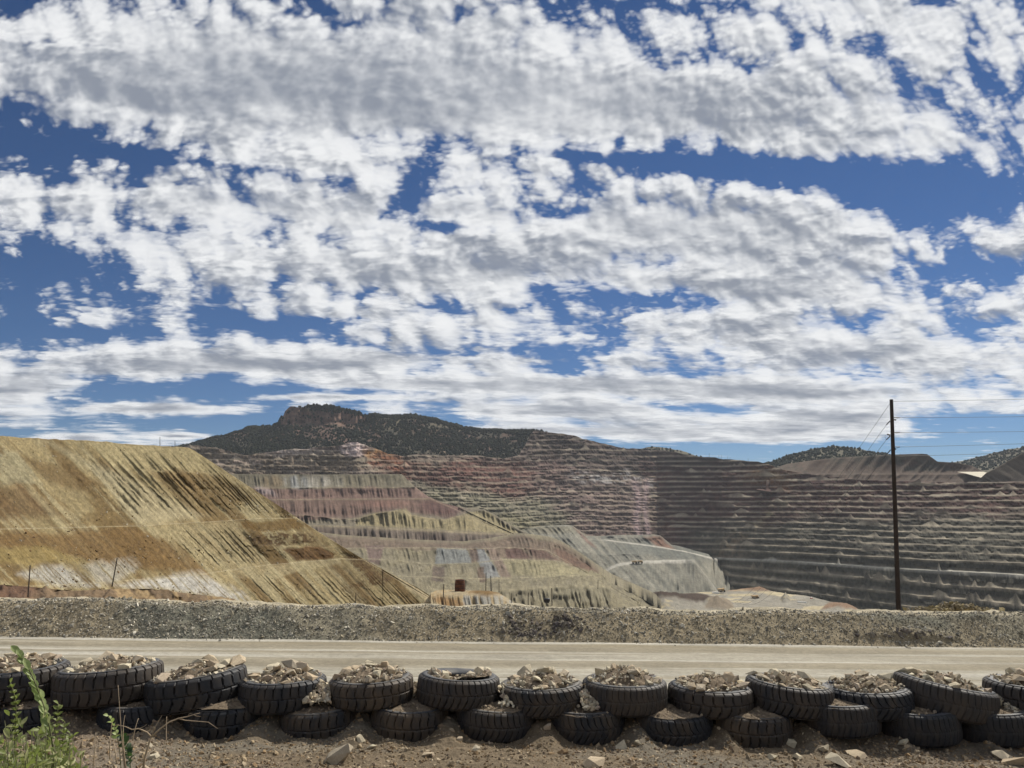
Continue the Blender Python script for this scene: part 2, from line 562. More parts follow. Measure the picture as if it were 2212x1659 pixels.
def build_pit_wall():
    step = 1.7
    xs = np.arange(300, 2400, step)
    n = len(xs)
    ytop = curve(WALL_TOP, xs)
    ytop = ytop + (fbm(xs * 0.05, xs * 0, 4, 77) - 0.5) * 5
    Y0 = curve([(300, 1950), (600, 1900), (770, 1850), (1000, 2050), (1150, 2200), (1300, 2320), (1370, 2400), (1420, 2425), (1480, 2340), (1560, 2150),
                (1700, 1930), (2000, 1620), (2212, 1440), (2400, 1320)], xs)
    # bench edges: pixel row at x = 1560 and how the row changes toward the right border
    base = [930, 941, 952, 963, 974, 985, 996, 1007, 1018, 1029, 1040, 1052, 1063, 1073, 1083, 1094, 1105, 1116, 1127, 1138, 1149, 1161,
            1174, 1187, 1205, 1223, 1240, 1256, 1272, 1290, 1310, 1332, 1356]
    nb = len(base)
    rows, rk, rt = [], [], []
    prev = None
    wob = (fbm(xs * 0.004, xs * 0, 3, 21) - 0.5)
    for k, b in enumerate(base):
        tr = (b - 1092) / 1092.0
        y = b + np.clip(xs - 1560, 0, None) / 650 * (b - 1092) * (0.30 + 0.26 * np.clip((b - 1200) / 70, 0, 1)) + wob * 10 \
            + (fbm(xs * 0.012, np.full(n, k * 1.9), 3, 60 + k) - 0.5) * 3.4
        y += np.clip(1250 - xs, 0, None) / 600 * (b - 1050) * 0.05
        Y = Y0 - 19.0 * k
        c = P(xs, y, Y)
        # ragged bench edge, now and then broken right through
        rg = (fbm(xs * 0.03, np.full(n, k * 5.1), 5, 100 + k, 0.6) - 0.5) * np.interp(xs, [1360, 1440], [24, 9])
        brk = sst(fbm(xs * 0.011, np.full(n, k * 0.55), 3, 300), 0.56, 0.70)
        w = np.interp(xs, [1380, 1450], [11.0, 8.5]) * (1 - 0.85 * brk) * (0.6 + 0.8 * vn(xs * 0.02, np.full(n, k * 3.0), 5))
        if b in (1205,): w = w * 0 + 26.0
        f = 1 + rg / Y
        c[:, 0] *= f; c[:, 1] *= f
        if prev is None:
            rows.append(c); rk.append(k); rt.append(0.0)
        else:
            w = np.minimum(w, 0.62 * np.maximum(prev[:, 1] - c[:, 1], 0.4)).clip(0.2)
            T = c.copy(); f = 1 + w / Y
            T[:, 0] *= f; T[:, 1] *= f
            h = np.maximum(prev[:, 2] - T[:, 2], 1.0)
            u_ = xs * 0.030 + 7.7 * k + 5.0 * fbm(xs * 0.008, np.full(n, k * 2.0), 3, 9)
            sel = h2(np.floor(u_), np.full(n, k), 71)
            wd_ = 0.25 + 0.35 * h2(np.floor(u_), np.full(n, k), 72)
            tri = np.maximum(0, 1 - np.abs((u_ % 1.0) - 0.5) / wd_)
            tal = h * np.clip(tri * np.clip(sel * 2.2 - 1.15, 0, 0.9) + 0.5 * np.maximum(0, fbm(xs * 0.06, np.full(n, k * 3.7), 4, 19) - 0.52), 0, 0.85)
            for t in (0.3, 0.62):
                p = prev * (1 - t) + T * t
                q = (fbm(xs * 0.07, np.full(n, k * 8.0 + t * 5), 5, 500 + k, 0.65) - 0.5) * np.interp(xs, [1360, 1440], [26, 15])
                p[:, 0] *= 1 + q / p[:, 1]; p[:, 1] += q
                rows.append(p); rk.append(k); rt.append(t)
            a = prev * 0.12 + T * 0.88
            a[:, 2] = T[:, 2] + np.maximum(tal, 0.1 * h)
            rows.append(a); rk.append(k); rt.append(0.9)
            m = T.copy(); f2 = 1 - 0.65 * w / Y
            m[:, 0] *= f2; m[:, 1] *= f2; m[:, 2] += tal * 0.3
            rows.append(m); rk.append(k); rt.append(1.5)
            rows.append(c); rk.append(k); rt.append(2.0)
        prev = c
    V = np.stack(rows)
    py = pixy(V)
    nr = len(rows)
    # cut the wall off at its skyline
    above = py < ytop[None, :]
    alive = ~above
    first = np.argmax(alive, 0)
    for j in range(n):
        i = first[j]
        if i > 0:
            V[:i, j] = P(xs[j], ytop[j], V[i, j, 1] + 3.0)
    bk = V[0].copy(); f = 1 + 160 / bk[:, 1]; bk[:, 0] *= f; bk[:, 1] *= f; bk[:, 2] -= 10
    V = np.concatenate([bk[None], V]); rk = [0] + rk; rt = [0.0] + rt
    px = np.broadcast_to(xs, V.shape[:2]); py = pixy(V)
    K = np.broadcast_to(np.array(rk)[:, None], V.shape[:2]).astype(float)
    T_ = np.broadcast_to(np.array(rt)[:, None], V.shape[:2])
    x, y = px, py
    nz = fbm(x * 0.02, y * 0.05, 5, 900)
    n2 = fbm(x * 0.12, y * 0.25, 4, 910)
    wx = x + (nz - 0.5) * 90; wy = y + (fbm(x * 0.02, y * 0.05, 5, 920) - 0.5) * 50
    col = np.zeros(V.shape) + lin(128, 113, 103)
    col = mixin(col, lin(92, 76, 70), blob(wx, wy, 1420, 950, 330, 70, 0.1, 0.3))
    col = mixin(col, lin(150, 134, 112), blob(wx, wy, 600, 1000, 330, 26, 0, 0.5) * 0.6)
    col = mixin(col, lin(205, 190, 180), blob(wx, wy, 660, 975, 60, 12, 0, 0.5) * 0.8)
    col = mixin(col, lin(215, 195, 190), blob(x, y, 765, 972, 26, 16, 0, 0.3, 0.3))
    col = mixin(col, lin(196, 176, 160), poly(x, y, [(468, 992), (520, 985), (560, 990), (560, 1004), (470, 1004)], 5, 8) * sst(n2, 0.4, 0.6))
    col = mixin(col, lin(188, 132, 70), poly(wx, wy, [(785, 965), (815, 970), (880, 1020), (850, 1025)], 9) * 0.9)
    col = mixin(col, lin(132, 84, 70), poly(wx, wy, [(820, 985), (905, 1000), (960, 1030), (880, 1045), (820, 1015)], 10) * 0.85)
    col = mixin(col, lin(118, 80, 70), poly(wx, wy, [(870, 1012), (1000, 1000), (1060, 1005), (1150, 990), (1230, 1004), (1235, 1035),
                                                   (1150, 1075), (1120, 1085), (1020, 1062), (930, 1055)], 14) * 0.92)
    col = mixin(col, lin(142, 120, 112), poly(wx, wy, [(1140, 985), (1260, 1000), (1390, 1030), (1400, 1180), (1260, 1170), (1200, 1080), (1140, 1060)], 22) * 0.75)
    col = mixin(col, lin(148, 143, 120), poly(wx, wy, [(880, 1045), (1000, 1058), (1160, 1080), (1240, 1110), (1260, 1190), (1000, 1190)], 16) * 0.9)
    col = mixin(col, lin(170, 162, 120), blob(wx, wy, 1080, 1130, 90, 18, 0, 0.5) * 0.5)
    col = mixin(col, lin(190, 186, 182), blob(wx, wy, 1310, 1030, 80, 14, 0.1, 0.5) * sst(n2, 0.42, 0.6) * 0.9)
    col = mixin(col, lin(188, 184, 182), blob(wx, wy, 1440, 1060, 60, 14, 0, 0.5) * sst(n2, 0.42, 0.6) * 0.9)
    col = mixin(col, lin(108, 72, 66), poly(wx, wy, [(1400, 1000), (1640, 1000), (2400, 1040), (2400, 1110), (1900, 1120), (1560, 1125), (1450, 1180), (1405, 1120)], 14) * 0.9)
    col = mixin(col, lin(114, 112, 100), poly(wx, wy, [(1500, 1135), (1900, 1118), (2400, 1112), (2400, 1420), (1450, 1420), (1450, 1230)], 20) * 0.9)
    col = mixin(col, lin(160, 120, 92), blob(wx, wy, 1660, 1030, 60, 24, 0, 0.4) * 0.7)
    col = mixin(col, lin(178, 150, 120), blob(x, y, 1662, 1026, 34, 8, 0.2, 0.4, 0.3))
    # pale pink slides down the middle of the wall
    sl = np.maximum(np.exp(-((x - 1377 - (y - 1100) * 0.07 - 4 * np.sin(y * 0.06)) / 8.0) ** 2),
                    np.exp(-((x - 1396 - (y - 1100) * 0.04 - 3 * np.sin(y * 0.05)) / 6.0) ** 2) * 0.9) * sst(y, 1025, 1050) * (1 - sst(y, 1158, 1170))
    sl2 = np.exp(-((x - 1700 + (y - 1080) * 1.25) / 14.0) ** 2) * sst(y, 1060, 1090) * (1 - sst(y, 1190, 1215)) * sst(n2, 0.35, 0.6)
    col = mixin(col, lin(160, 148, 122), sl2)
    sl3 = np.exp(-((x - 1590 + (y - 1170) * 0.7) / 34.0) ** 2) * sst(y, 1130, 1160) * (1 - sst(y, 1205, 1220)) * sst(n2, 0.35, 0.6)
    col = mixin(col, lin(158, 142, 125), sl3 * 0.8)
    # strata streaks, broken rock lying on the benches, their sunlit tops painted lighter
    col = col * (0.50 + 1.0 * n2)[..., None] * (0.6 + 0.8 * fbm(x * 0.010, K * 0.9, 3, 940))[..., None] * (0.6 + 0.8 * fbm(x * 0.3, y * 0.15, 3, 941))[..., None]
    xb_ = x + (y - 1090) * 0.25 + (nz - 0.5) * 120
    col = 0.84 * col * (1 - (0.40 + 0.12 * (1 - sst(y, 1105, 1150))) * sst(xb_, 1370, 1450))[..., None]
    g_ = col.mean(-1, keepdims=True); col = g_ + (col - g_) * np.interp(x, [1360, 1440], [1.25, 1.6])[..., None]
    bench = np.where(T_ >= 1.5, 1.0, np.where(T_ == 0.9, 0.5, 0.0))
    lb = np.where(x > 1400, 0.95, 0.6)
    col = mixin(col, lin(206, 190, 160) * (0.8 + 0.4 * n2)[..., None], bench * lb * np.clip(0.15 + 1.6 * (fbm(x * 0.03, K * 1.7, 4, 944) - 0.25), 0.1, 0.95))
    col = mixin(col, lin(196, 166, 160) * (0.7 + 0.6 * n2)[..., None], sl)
    road = (K == 24) & (T_ >= 1.5)
    col = np.where(road[..., None] & (x > 1380)[..., None], lin(196, 190, 172), col)
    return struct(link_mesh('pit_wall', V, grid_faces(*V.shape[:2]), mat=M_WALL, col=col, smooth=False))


# ================================================================== mountain and far hills
def hill(name, x0, x1, step, top, mid, base, colf, disp, seed, rows=26, mat=None):
    xs = np.arange(x0, x1, step)
    n = len(xs)
    lines = [top] + mid + [base]
    Ps = [P(xs, curve(l, xs, 1), curve(l, xs, 2)) for l in lines]
    bk = Ps[0].copy(); f = 1 + 300 / bk[:, 1]; bk[:, 0] *= f; bk[:, 1] *= f; bk[:, 2] -= 60
    rowsP = [bk]
    for a, b in zip(Ps[:-1], Ps[1:]):
        for t in np.linspace(0, 1, rows, endpoint=False):
            rowsP.append(a * (1 - t) + b * t)
    rowsP.append(Ps[-1])
    V = np.stack(rowsP)
    px = np.broadcast_to(xs, V.shape[:2]); py = pixy(V)
    d = disp(px, py)
    d[0] = 0
    f = 1 + d / V[..., 1]
    V[..., 0] *= f; V[..., 1] *= f
    V[1:, :, 2] += (fbm(px[1:] * 0.05, py[1:] * 0.08, 4, seed) - 0.5) * 9
    col = colf(px, py)
    return struct(link_mesh(name, V, grid_faces(*V.shape[:2]), mat=mat or M_HILL, col=col, smooth=False)), V


MT_TOP = [(280, 985, 2750), (395, 964, 2750), (410, 962, 2750), (470, 945, 2750), (500, 938, 2750), (533, 926, 2750), (575, 920, 2750), (588, 922, 2750),
          (597, 916, 2745), (603, 908, 2745), (612, 899, 2745), (616, 887, 2745), (627, 878, 2745), (634, 879, 2745), (642, 882, 2745), (655, 880, 2750),
          (665, 877, 2760), (690, 875, 2760), (720, 879, 2760), (760, 888, 2760), (785, 896, 2760), (850, 899, 2760), (890, 898, 2760),
          (920, 903, 2760), (960, 912, 2750), (1000, 921, 2740), (1040, 929, 2730), (1100, 930, 2700), (1160, 929, 2650), (1260, 960, 2600)]
MT_CLIFF = [(280, 987, 2720), (395, 967, 2720), (533, 930, 2720), (588, 926, 2720), (600, 922, 2735), (627, 915, 2730), (700, 912, 2735), (780, 918, 2735),
            (820, 905, 2735), (900, 905, 2735), (1000, 926, 2710), (1100, 936, 2660), (1260, 965, 2560)]
MT_BASE = [(280, 1010, 2150), (410, 985, 2150), (600, 1000, 2150), (780, 1000, 2150), (1000, 1005, 2280), (1100, 1010, 2350), (1260, 1010, 2400)]


def build_mountain():
    def disp(x, y):
        cl = poly(x, y, [(598, 918), (612, 893), (627, 874), (700, 871), (790, 892), (792, 915), (740, 925), (620, 922)], 4)
        d = (ridge(x * 0.012, y * 0.012, 4, 33) - 0.6) * -70
        return d - cl * (ridge(x * 0.075, y * 0.01, 3, 44) - 0.5) * 60

    def colf(x, y):
        n1 = fbm(x * 0.03, y * 0.06, 5, 51); n2 = fbm(x * 0.15, y * 0.2, 4, 52)
        col = np.zeros(x.shape + (3,)) + lin(88, 82, 66)
        col = mixin(col, lin(112, 84, 68), sst(n1, 0.5, 0.62) * 0.8)
        col = mixin(col, lin(120, 110, 84), sst(fbm(x * 0.02, y * 0.05, 4, 57), 0.55, 0.66) * (y < 930))
        cl = poly(x, y, [(598, 918), (612, 893), (627, 874), (655, 878), (660, 890), (720, 885), (790, 898), (790, 915), (740, 925), (700, 912), (640, 920)], 3, 6)
        col = mixin(col, lin(142, 110, 90) * (0.6 + 0.8 * n2)[..., None], cl)
        col = mixin(col, lin(128, 96, 80), blob(x, y, 690, 940, 70, 18, 0.2, 0.4, 0.3) * 0.6)
        col = mixin(col, lin(170, 150, 122), blob(x, y, 1000, 980, 70, 5, 0.08, 0.4, 0.3))
        return col * (0.8 + 0.4 * n2)[..., None]
    return hill('mountain', 280, 1262, 2.2, MT_TOP, [MT_CLIFF], MT_BASE, colf, disp, 61, rows=24)


def crowns(name, pts, size, cols):
    """woodland: one small ragged crown per point"""
    bm = bmesh.new(); bmesh.ops.create_icosphere(bm, subdivisions=1, radius=1.0)
    base = np.array([v.co[:] for v in bm.verts]); fc = np.array([[v.index for v in f.verts] for f in bm.faces]); bm.free()
    n, m = len(pts), len(base)
    jit = 1 + (rng.random((n, m, 1)) - 0.5) * 0.75
    s = np.asarray(size).reshape(-1, 1, 1)
    V = base[None] * jit * s * np.array([1.0, 1.0, 1.15])
    V = V + pts[:, None, :] + np.array([0, 0, 0.6]) * s
    F = fc[None] + (np.arange(n) * m)[:, None, None]
    c = np.repeat(np.asarray(cols)[:, None, :], m, 1)
    return link_mesh(name, V, F3=F.reshape(-1, 3), mat=M_TREE, col=c, smooth=False)


def scatter_on(V, n, dens):
    """random points on a row/column grid, kept with probability dens(px, py)"""
    nr, nc = V.shape[:2]
    r = rng.random(n) * (nr - 3) + 1.5; c = rng.random(n) * (nc - 2)
    i, j = r.astype(int), c.astype(int)
    a = (r - i)[:, None]; b = (c - j)[:, None]
    p = (V[i, j] * (1 - a) + V[i + 1, j] * a) * (1 - b) + (V[i, j + 1] * (1 - a) + V[i + 1, j + 1] * a) * b
    x, y = pixx(p), pixy(p)
    keep = rng.random(n) < dens(x, y)
    return p[keep], x[keep], y[keep]


mt, MTV = build_mountain()
build_pit_wall()


def mt_d(x, y):
    lim = curve(WALL_TOP, x) + 3
    cl = poly(x, y, [(600, 918), (614, 893), (627, 878), (655, 880), (690, 890), (790, 898), (790, 913), (740, 922), (640, 920)], 3)
    d = 0.30 + 0.70 * sst(fbm(x * 0.025, y * 0.05, 4, 88), 0.36, 0.54)
    d = d * (1 - 0.93 * cl) * (1 - 0.6 * blob(x, y, 690, 940, 60, 14, 0.2)) * (1 - 0.55 * blob(x, y, 870, 905, 60, 8))
    return np.where(y < lim, d, 0)


tp, tx, ty = scatter_on(MTV, 30000, mt_d)
tc_ = lin(38, 48, 30)[None] * (0.5 + 0.8 * rng.random((len(tp), 1))) * np.array([1, 1, 1]) + rng.random((len(tp), 1)) * np.array([0.012, 0.006, 0.0])
wood = struct(crowns('woodland', tp, 2.4 + 3.2 * rng.random(len(tp)) ** 2, tc_), 'stuff')

# shrubs dotted over the upper benches
HT = [(1320, 975, 2950), (1370, 971, 2950), (1400, 966, 2950), (1430, 966, 2950), (1470, 973, 2950), (1520, 990, 2950)]
HT2 = [(1600, 1010, 2500), (1660, 1000, 2500), (1690, 990, 2500), (1720, 980, 2500), (1760, 968, 2500), (1800, 964, 2500), (1840, 968, 2500),
       (1880, 976, 2500), (1920, 980, 2500), (1980, 992, 2500)]
HT3 = [(2020, 1010, 2800), (2060, 999, 2800), (2100, 991, 2800), (2150, 978, 2800), (2212, 964, 2800), (2400, 935, 2800)]


def hill_col(x, y):
    n2 = fbm(x * 0.15, y * 0.2, 4, 152)
    return (np.zeros(x.shape + (3,)) + lin(112, 106, 82)) * (0.75 + 0.5 * n2)[..., None]


for top, x0, x1, nt_ in ((HT, 1320, 1520, 900), (HT2, 1600, 1980, 2600), (HT3, 2020, 2400, 2200)):
    o, V = hill('hill', x0, x1, 2.5, top, [], [(x, 1060, Y - 550) for x, y, Y in top], hill_col,
                lambda x, y: (ridge(x * 0.02, y * 0.02, 3, 7) - 0.6) * -40, 71, rows=20)
    p, a, b = scatter_on(V, nt_ * 2, lambda x, y: np.where(y < 1015, 0.5, 0))
    struct(crowns('woodland', p, 2.6 + 2.6 * rng.random(len(p)), lin(52, 62, 42)[None] * (0.6 + 0.7 * rng.random((len(p), 1)))), 'stuff')


# ================================================================== spoil colouring shared by the dumps
def rills(x, y, slope, fx, seed, oc=3):
    """grooves running down the fall line; slope = sideways drift per pixel row"""
    s = x - slope * y
    return ridge(s * fx + 1.1 * (vn(x * 0.012, y * 0.008, seed + 5)), y * 0.006, oc, seed)


# ---------------------------------------------------------------- brown dump on the far right rim
def rim_col(x, y, K, T, V):
    n2 = fbm(x * 0.1, y * 0.2, 4, 202)
    r = rills(x, y, -0.9, 0.06, 203)
    col = np.zeros(x.shape + (3,)) + lin(110, 86, 68)
    col = mixin(col, lin(92, 84, 66), sst(fbm(x * 0.03, y * 0.08, 4, 205), 0.42, 0.6) * (y < 1018))
    col = mixin(col, lin(140, 118, 98), sst(r, 0.62, 0.85) * 0.7)
    col = mixin(col, lin(128, 88, 76), sst(y, 1036, 1050) * 0.8)
    col = mixin(col, lin(150, 132, 108), np.where(T >= 2, 1, 0) * 0.7)
    return 0.66 * col * (0.65 + 0.7 * n2)[..., None]


RIM = [(1630, 1058, 1900), (1650, 1042, 1910), (1668, 1022, 1930), (1682, 1008, 1950), (1700, 1002, 1960), (1750, 995, 1950), (1800, 989, 1930), (1850, 986, 1910), (1900, 983, 1890),
       (1990, 980, 1870), (2003, 981, 1865), (2025, 997, 1850), (2060, 999, 1850), (2100, 1006, 1845), (2130, 1022, 1840), (2180, 1040, 1820), (2250, 1050, 1800)]
terraces('mine_dump', 1630, 2250, 1.8,
         [RIM, [(1600, 1020, 1870), (1700, 1024, 1850), (2000, 1024, 1800), (2110, 1024, 1790), (2250, 1052, 1760)],
          [(1600, 1034, 1820), (1700, 1040, 1790), (2000, 1042, 1730), (2250, 1056, 1690)],
          [(1600, 1052, 1760), (1700, 1068, 1730), (2000, 1066, 1680), (2250, 1062, 1640)]],
         [0, 10, 12, 14], rim_col, M_FAR, rows=9, dispf=lambda x, y, K, T, V: ((1 - rills(x, y, -0.9, 0.06, 203)) * 26 * env_(T), 0),
         back=((140, 0),), rough_edge=6, seed=11)
# striped spoil slope at the right border and the road that climbs past it
terraces('mine_dump', 2085, 2420, 2.0,
         [[(2085, 1046, 1420), (2110, 1040, 1425), (2130, 1022, 1430), (2160, 1006, 1440), (2212, 976, 1450), (2300, 936, 1460), (2420, 915, 1480)],
          [(2085, 1060, 1400), (2180, 1048, 1390), (2420, 1046, 1380)], [(2085, 1085, 1385), (2420, 1085, 1360)]],
         [0, 8, 8], lambda x, y, K, T, V: (np.zeros(x.shape + (3,)) + lin(104, 92, 78)) * (0.55 + 0.75 * rills(x, y, 1.6, 0.07, 233))[..., None],
         M_FAR, rows=14, dispf=lambda x, y, K, T, V: ((1 - rills(x, y, 1.6, 0.05, 233)) * 14 * env_(T), 0), back=((120, -10),), seed=12)


def ribbon(name, pts, width, mat, lift=0.5, n=60):
    a = np.array([P(x, y, Y) for x, y, Y in pts])
    d = np.r_[0, np.cumsum(np.linalg.norm(np.diff(a, axis=0), axis=1))]
    t = np.linspace(0, d[-1], n)
    c = np.stack([np.interp(t, d, a[:, i]) for i in range(3)], -1)
    tg = np.gradient(c, axis=0); tg[:, 2] = 0
    tg /= np.linalg.norm(tg, axis=1, keepdims=True) + 1e-9
    sd = np.stack([tg[:, 1], -tg[:, 0], np.zeros(n)], -1)
    w = np.interp(np.linspace(0, 1, n), np.linspace(0, 1, len(width)), width)[:, None]
    V = np.stack([c - sd * w / 2, c + sd * w / 2], 0); V[..., 2] += lift
    return struct(link_mesh(name, V, grid_faces(2, n), mat=mat, smooth=True))


M_HAUL = mat_ground('haul road dust', 0.05, 0.1, 0.5, 0.12, base=tuple(lin(200, 192, 172)))
ribbon('haul_road', [(2095, 1020, 1800), (2115, 1024, 1760), (2140, 1032, 1700), (2165, 1038, 1640), (2192, 1044, 1560)], [60, 50, 40, 34, 30], M_HAUL, 1.0)


# ---------------------------------------------------------------- grey inner slopes above the pit floor
def inner_col(x, y, K, T, V):
    n2 = fbm(x * 0.1, y * 0.15, 4, 302)
    r = rills(x, y, 0.9, 0.10, 303)
    col = np.zeros(x.shape + (3,)) + lin(128, 127, 114)
    col = mixin(col, lin(168, 162, 142), sst(r, 0.5, 0.8) * 0.7)
    col = mixin(col, lin(112, 116, 108), blob(x, y, 1450, 1190, 120, 18, 0.1, 0.5, 0.3) * 0.7)
    col = mixin(col, lin(142, 106, 84), poly(x, y, [(1392, 1162), (1412, 1158), (1428, 1160), (1456, 1186), (1420, 1180)], 4, 4))
    col = mixin(col, lin(150, 116, 98), poly(x, y, [(1235, 1138), (1250, 1146), (1290, 1186), (1275, 1180)], 3, 3) * 0.8)
    col = mixin(col, lin(160, 150, 118), blob(x, y, 1180, 1145, 60, 8, 0, 0.5) * 0.5)
    col = mixin(col, lin(206, 200, 184), np.where((T >= 1.0) & ((K == 1) | (K == 3)), 0.85, 0) * (x > 1290) * sst(x, 1290, 1320) * np.where((K == 3) & (x > 1480), 0.3, 1))
    n3 = fbm(x * 0.35, y * 0.4, 3, 305)
    return col * (0.75 + 0.5 * n2)[..., None] * (0.7 + 0.6 * n3)[..., None]


INN = [(1090, 1152, 1780), (1125, 1146, 1790), (1140, 1141, 1795), (1180, 1138, 1800), (1220, 1136, 1810), (1237, 1138, 1815), (1250, 1148, 1815), (1266, 1160, 1820), (1290, 1162, 1820),
       (1400, 1161, 1815), (1412, 1160, 1812), (1427, 1163, 1810), (1450, 1184, 1790), (1500, 1194, 1760), (1530, 1199, 1735), (1540, 1207, 1728), (1549, 1206, 1722), (1556, 1219, 1705), (1562, 1218, 1700), (1566, 1236, 1680),
       (1575, 1240, 1668), (1579, 1264, 1635), (1588, 1268, 1622), (1592, 1296, 1596), (1610, 1330, 1560)]
terraces('pit_slope', 1092, 1610, 1.7,
         [INN, [(1090, 1160, 1700), (1230, 1160, 1700), (1270, 1166, 1760), (1310, 1167, 1765), (1400, 1179, 1740), (1475, 1191, 1710), (1560, 1211, 1680), (1610, 1340, 1500)],
          [(1090, 1190, 1600), (1230, 1188, 1600), (1300, 1199, 1580), (1400, 1196, 1590), (1500, 1204, 1590), (1610, 1350, 1450)],
          [(1090, 1232, 1450), (1290, 1244, 1440), (1306, 1238, 1445), (1318, 1229, 1460), (1335, 1222, 1470), (1360, 1217, 1480), (1440, 1213, 1490), (1500, 1212, 1490), (1610, 1360, 1400)],
          [(1090, 1265, 1330), (1300, 1262, 1330), (1400, 1262, 1330), (1610, 1370, 1300)],
          [(1090, 1335, 1150), (1610, 1380, 1150)]],
         [0, 26, 10, 34, 8, 8], inner_col, M_FAR, rows=10,
         dispf=lambda x, y, K, T, V: ((1 - rills(x, y, 0.9, 0.10, 303)) * 30 * env_(T) + (fbm(x * 0.05, y * 0.08, 4, 307) - 0.5) * 22 * (T > 0) * (T < 1), 0), back=((150, 0),), rough_edge=5, seed=21)


# ---------------------------------------------------------------- tiers of spoil in the middle distance
def tier_col(x, y, K, T, V):
    n1 = fbm(x * 0.03, y * 0.06, 4, 401); n2 = fbm(x * 0.12, y * 0.2, 4, 402)
    r = rills(x, y, 0.15, 0.12, 403)
    wx = x + (n1 - 0.5) * 30; wy = y + (n1 - 0.5) * 10
    col = np.zeros(x.shape + (3,)) + lin(150, 138, 112)
    col = mixin(col, lin(142, 132, 104), poly(wx, wy, [(440, 1020), (860, 1020), (900, 1056), (440, 1056)], 3))
    for (cx, rx, c) in ((640, 30, (172, 172, 165)), (690, 26, (186, 178, 160)), (725, 14, (180, 172, 150)), (590, 24, (152, 132, 96))):
        col = mixin(col, lin(*c), blob(x - 0.2 * (y - 1040), y, cx, 1040, rx, 15, 0, 0.4, 0.4) * sst(r, 0.3, 0.7))
    col = mixin(col, lin(150, 112, 100), poly(wx, wy, [(440, 1056), (900, 1053), (945, 1078), (440, 1078)], 3) * 0.8)
    col = mixin(col, lin(205, 180, 172), poly(x, y, [(550, 1050), (580, 1056), (600, 1072), (560, 1066)], 4, 6) * 0.9)
    col = mixin(col, lin(138, 104, 90), poly(wx, wy, [(440, 1078), (935, 1076), (1000, 1100), (980, 1120), (900, 1110), (860, 1100), (780, 1115), (740, 1122), (440, 1122)], 4) * 0.85)
    col = mixin(col, lin(122, 84, 76), blob(x, y, 950, 1096, 46, 13, 0.1, 0.35, 0.3) * 0.8)
    col = mixin(col, lin(164, 118, 98), blob(x, y, 830, 1088, 60, 7, 0, 0.5, 0.3) * 0.7)
    yel = poly(x, y, [(768, 1126), (800, 1110), (850, 1104), (876, 1099), (888, 1112), (925, 1118), (962, 1122), (1000, 1111), (1048, 1103), (1070, 1116),
                      (1125, 1152), (1040, 1152), (950, 1146), (850, 1140), (770, 1137)], 2.5, 5)
    col = mixin(col, lin(176, 160, 112), yel)
    col = mixin(col, lin(140, 122, 106), poly(wx, wy, [(440, 1136), (790, 1140), (950, 1149), (1120, 1156), (1160, 1200), (440, 1200)], 4) * 0.85)
    for (cx, cy, rx) in ((915, 1157, 12), (945, 1162, 22), (990, 1166, 12), (700, 1150, 20)):
        col = mixin(col, lin(112, 92, 80), blob(x - 0.6 * (y - cy), y, cx, cy, rx, 9, 0, 0.35, 0.3) * 0.7)
    col = mixin(col, lin(196, 176, 132), np.where(T >= 2, 0.5, 0))
    n3 = fbm(x * 0.35, y * 0.4, 3, 471)
    g_ = col.mean(-1, keepdims=True); col = (g_ + (col - g_) * 0.95) * 0.74
    col = col * (0.62 + 0.76 * n3)[..., None]
    return col * (0.8 + 0.4 * n2)[..., None] * (0.85 + 0.3 * r)[..., None]


def tier_disp(x, y, K, T, V):
    yel = sst(y, 1098, 1110)
    a = (1 - rills(x, y, 0.15, 0.12, 403)) * env_(T)
    lump = fbm(x * 0.06, y * 0.09, 4, 481) - 0.5
    return (18 + 26 * yel) * a + lump * 14 * (T > 0) * (T < 1), lump * 3 * (T > 0) * (T < 1)


terraces('waste_terrace', 440, 1165, 1.6,
         [[(440, 1024, 1380), (520, 1024, 1420), (700, 1025, 1480), (868, 1024, 1540), (895, 1050, 1530), (925, 1072, 1520), (960, 1088, 1510), (1000, 1098, 1500),
           (1045, 1102, 1495), (1070, 1115, 1485), (1090, 1130, 1470), (1122, 1150, 1450), (1165, 1172, 1430)],
          [(440, 1055, 1310), (700, 1053, 1400), (900, 1052, 1470), (1165, 1180, 1390)],
          [(440, 1080, 1260), (600, 1078, 1310), (930, 1076, 1430), (1165, 1182, 1370)],
          [(440, 1112, 1190), (650, 1112, 1230), (740, 1122, 1250), (775, 1120, 1262), (810, 1110, 1280), (870, 1101, 1300), (885, 1112, 1300), (920, 1118, 1310),
           (960, 1122, 1320), (1000, 1112, 1345), (1045, 1104, 1370), (1165, 1184, 1350)],
          [(440, 1130, 1140), (700, 1135, 1180), (790, 1139, 1195), (950, 1147, 1230), (1040, 1152, 1250), (1125, 1155, 1280), (1165, 1186, 1300)],
          [(440, 1200, 1000), (1165, 1200, 1150)]],
         [0, 16, 16, 12, 20, 10], tier_col, M_FAR, rows=9, dispf=tier_disp, back=((160, 0),), rough_edge=7, seed=31)


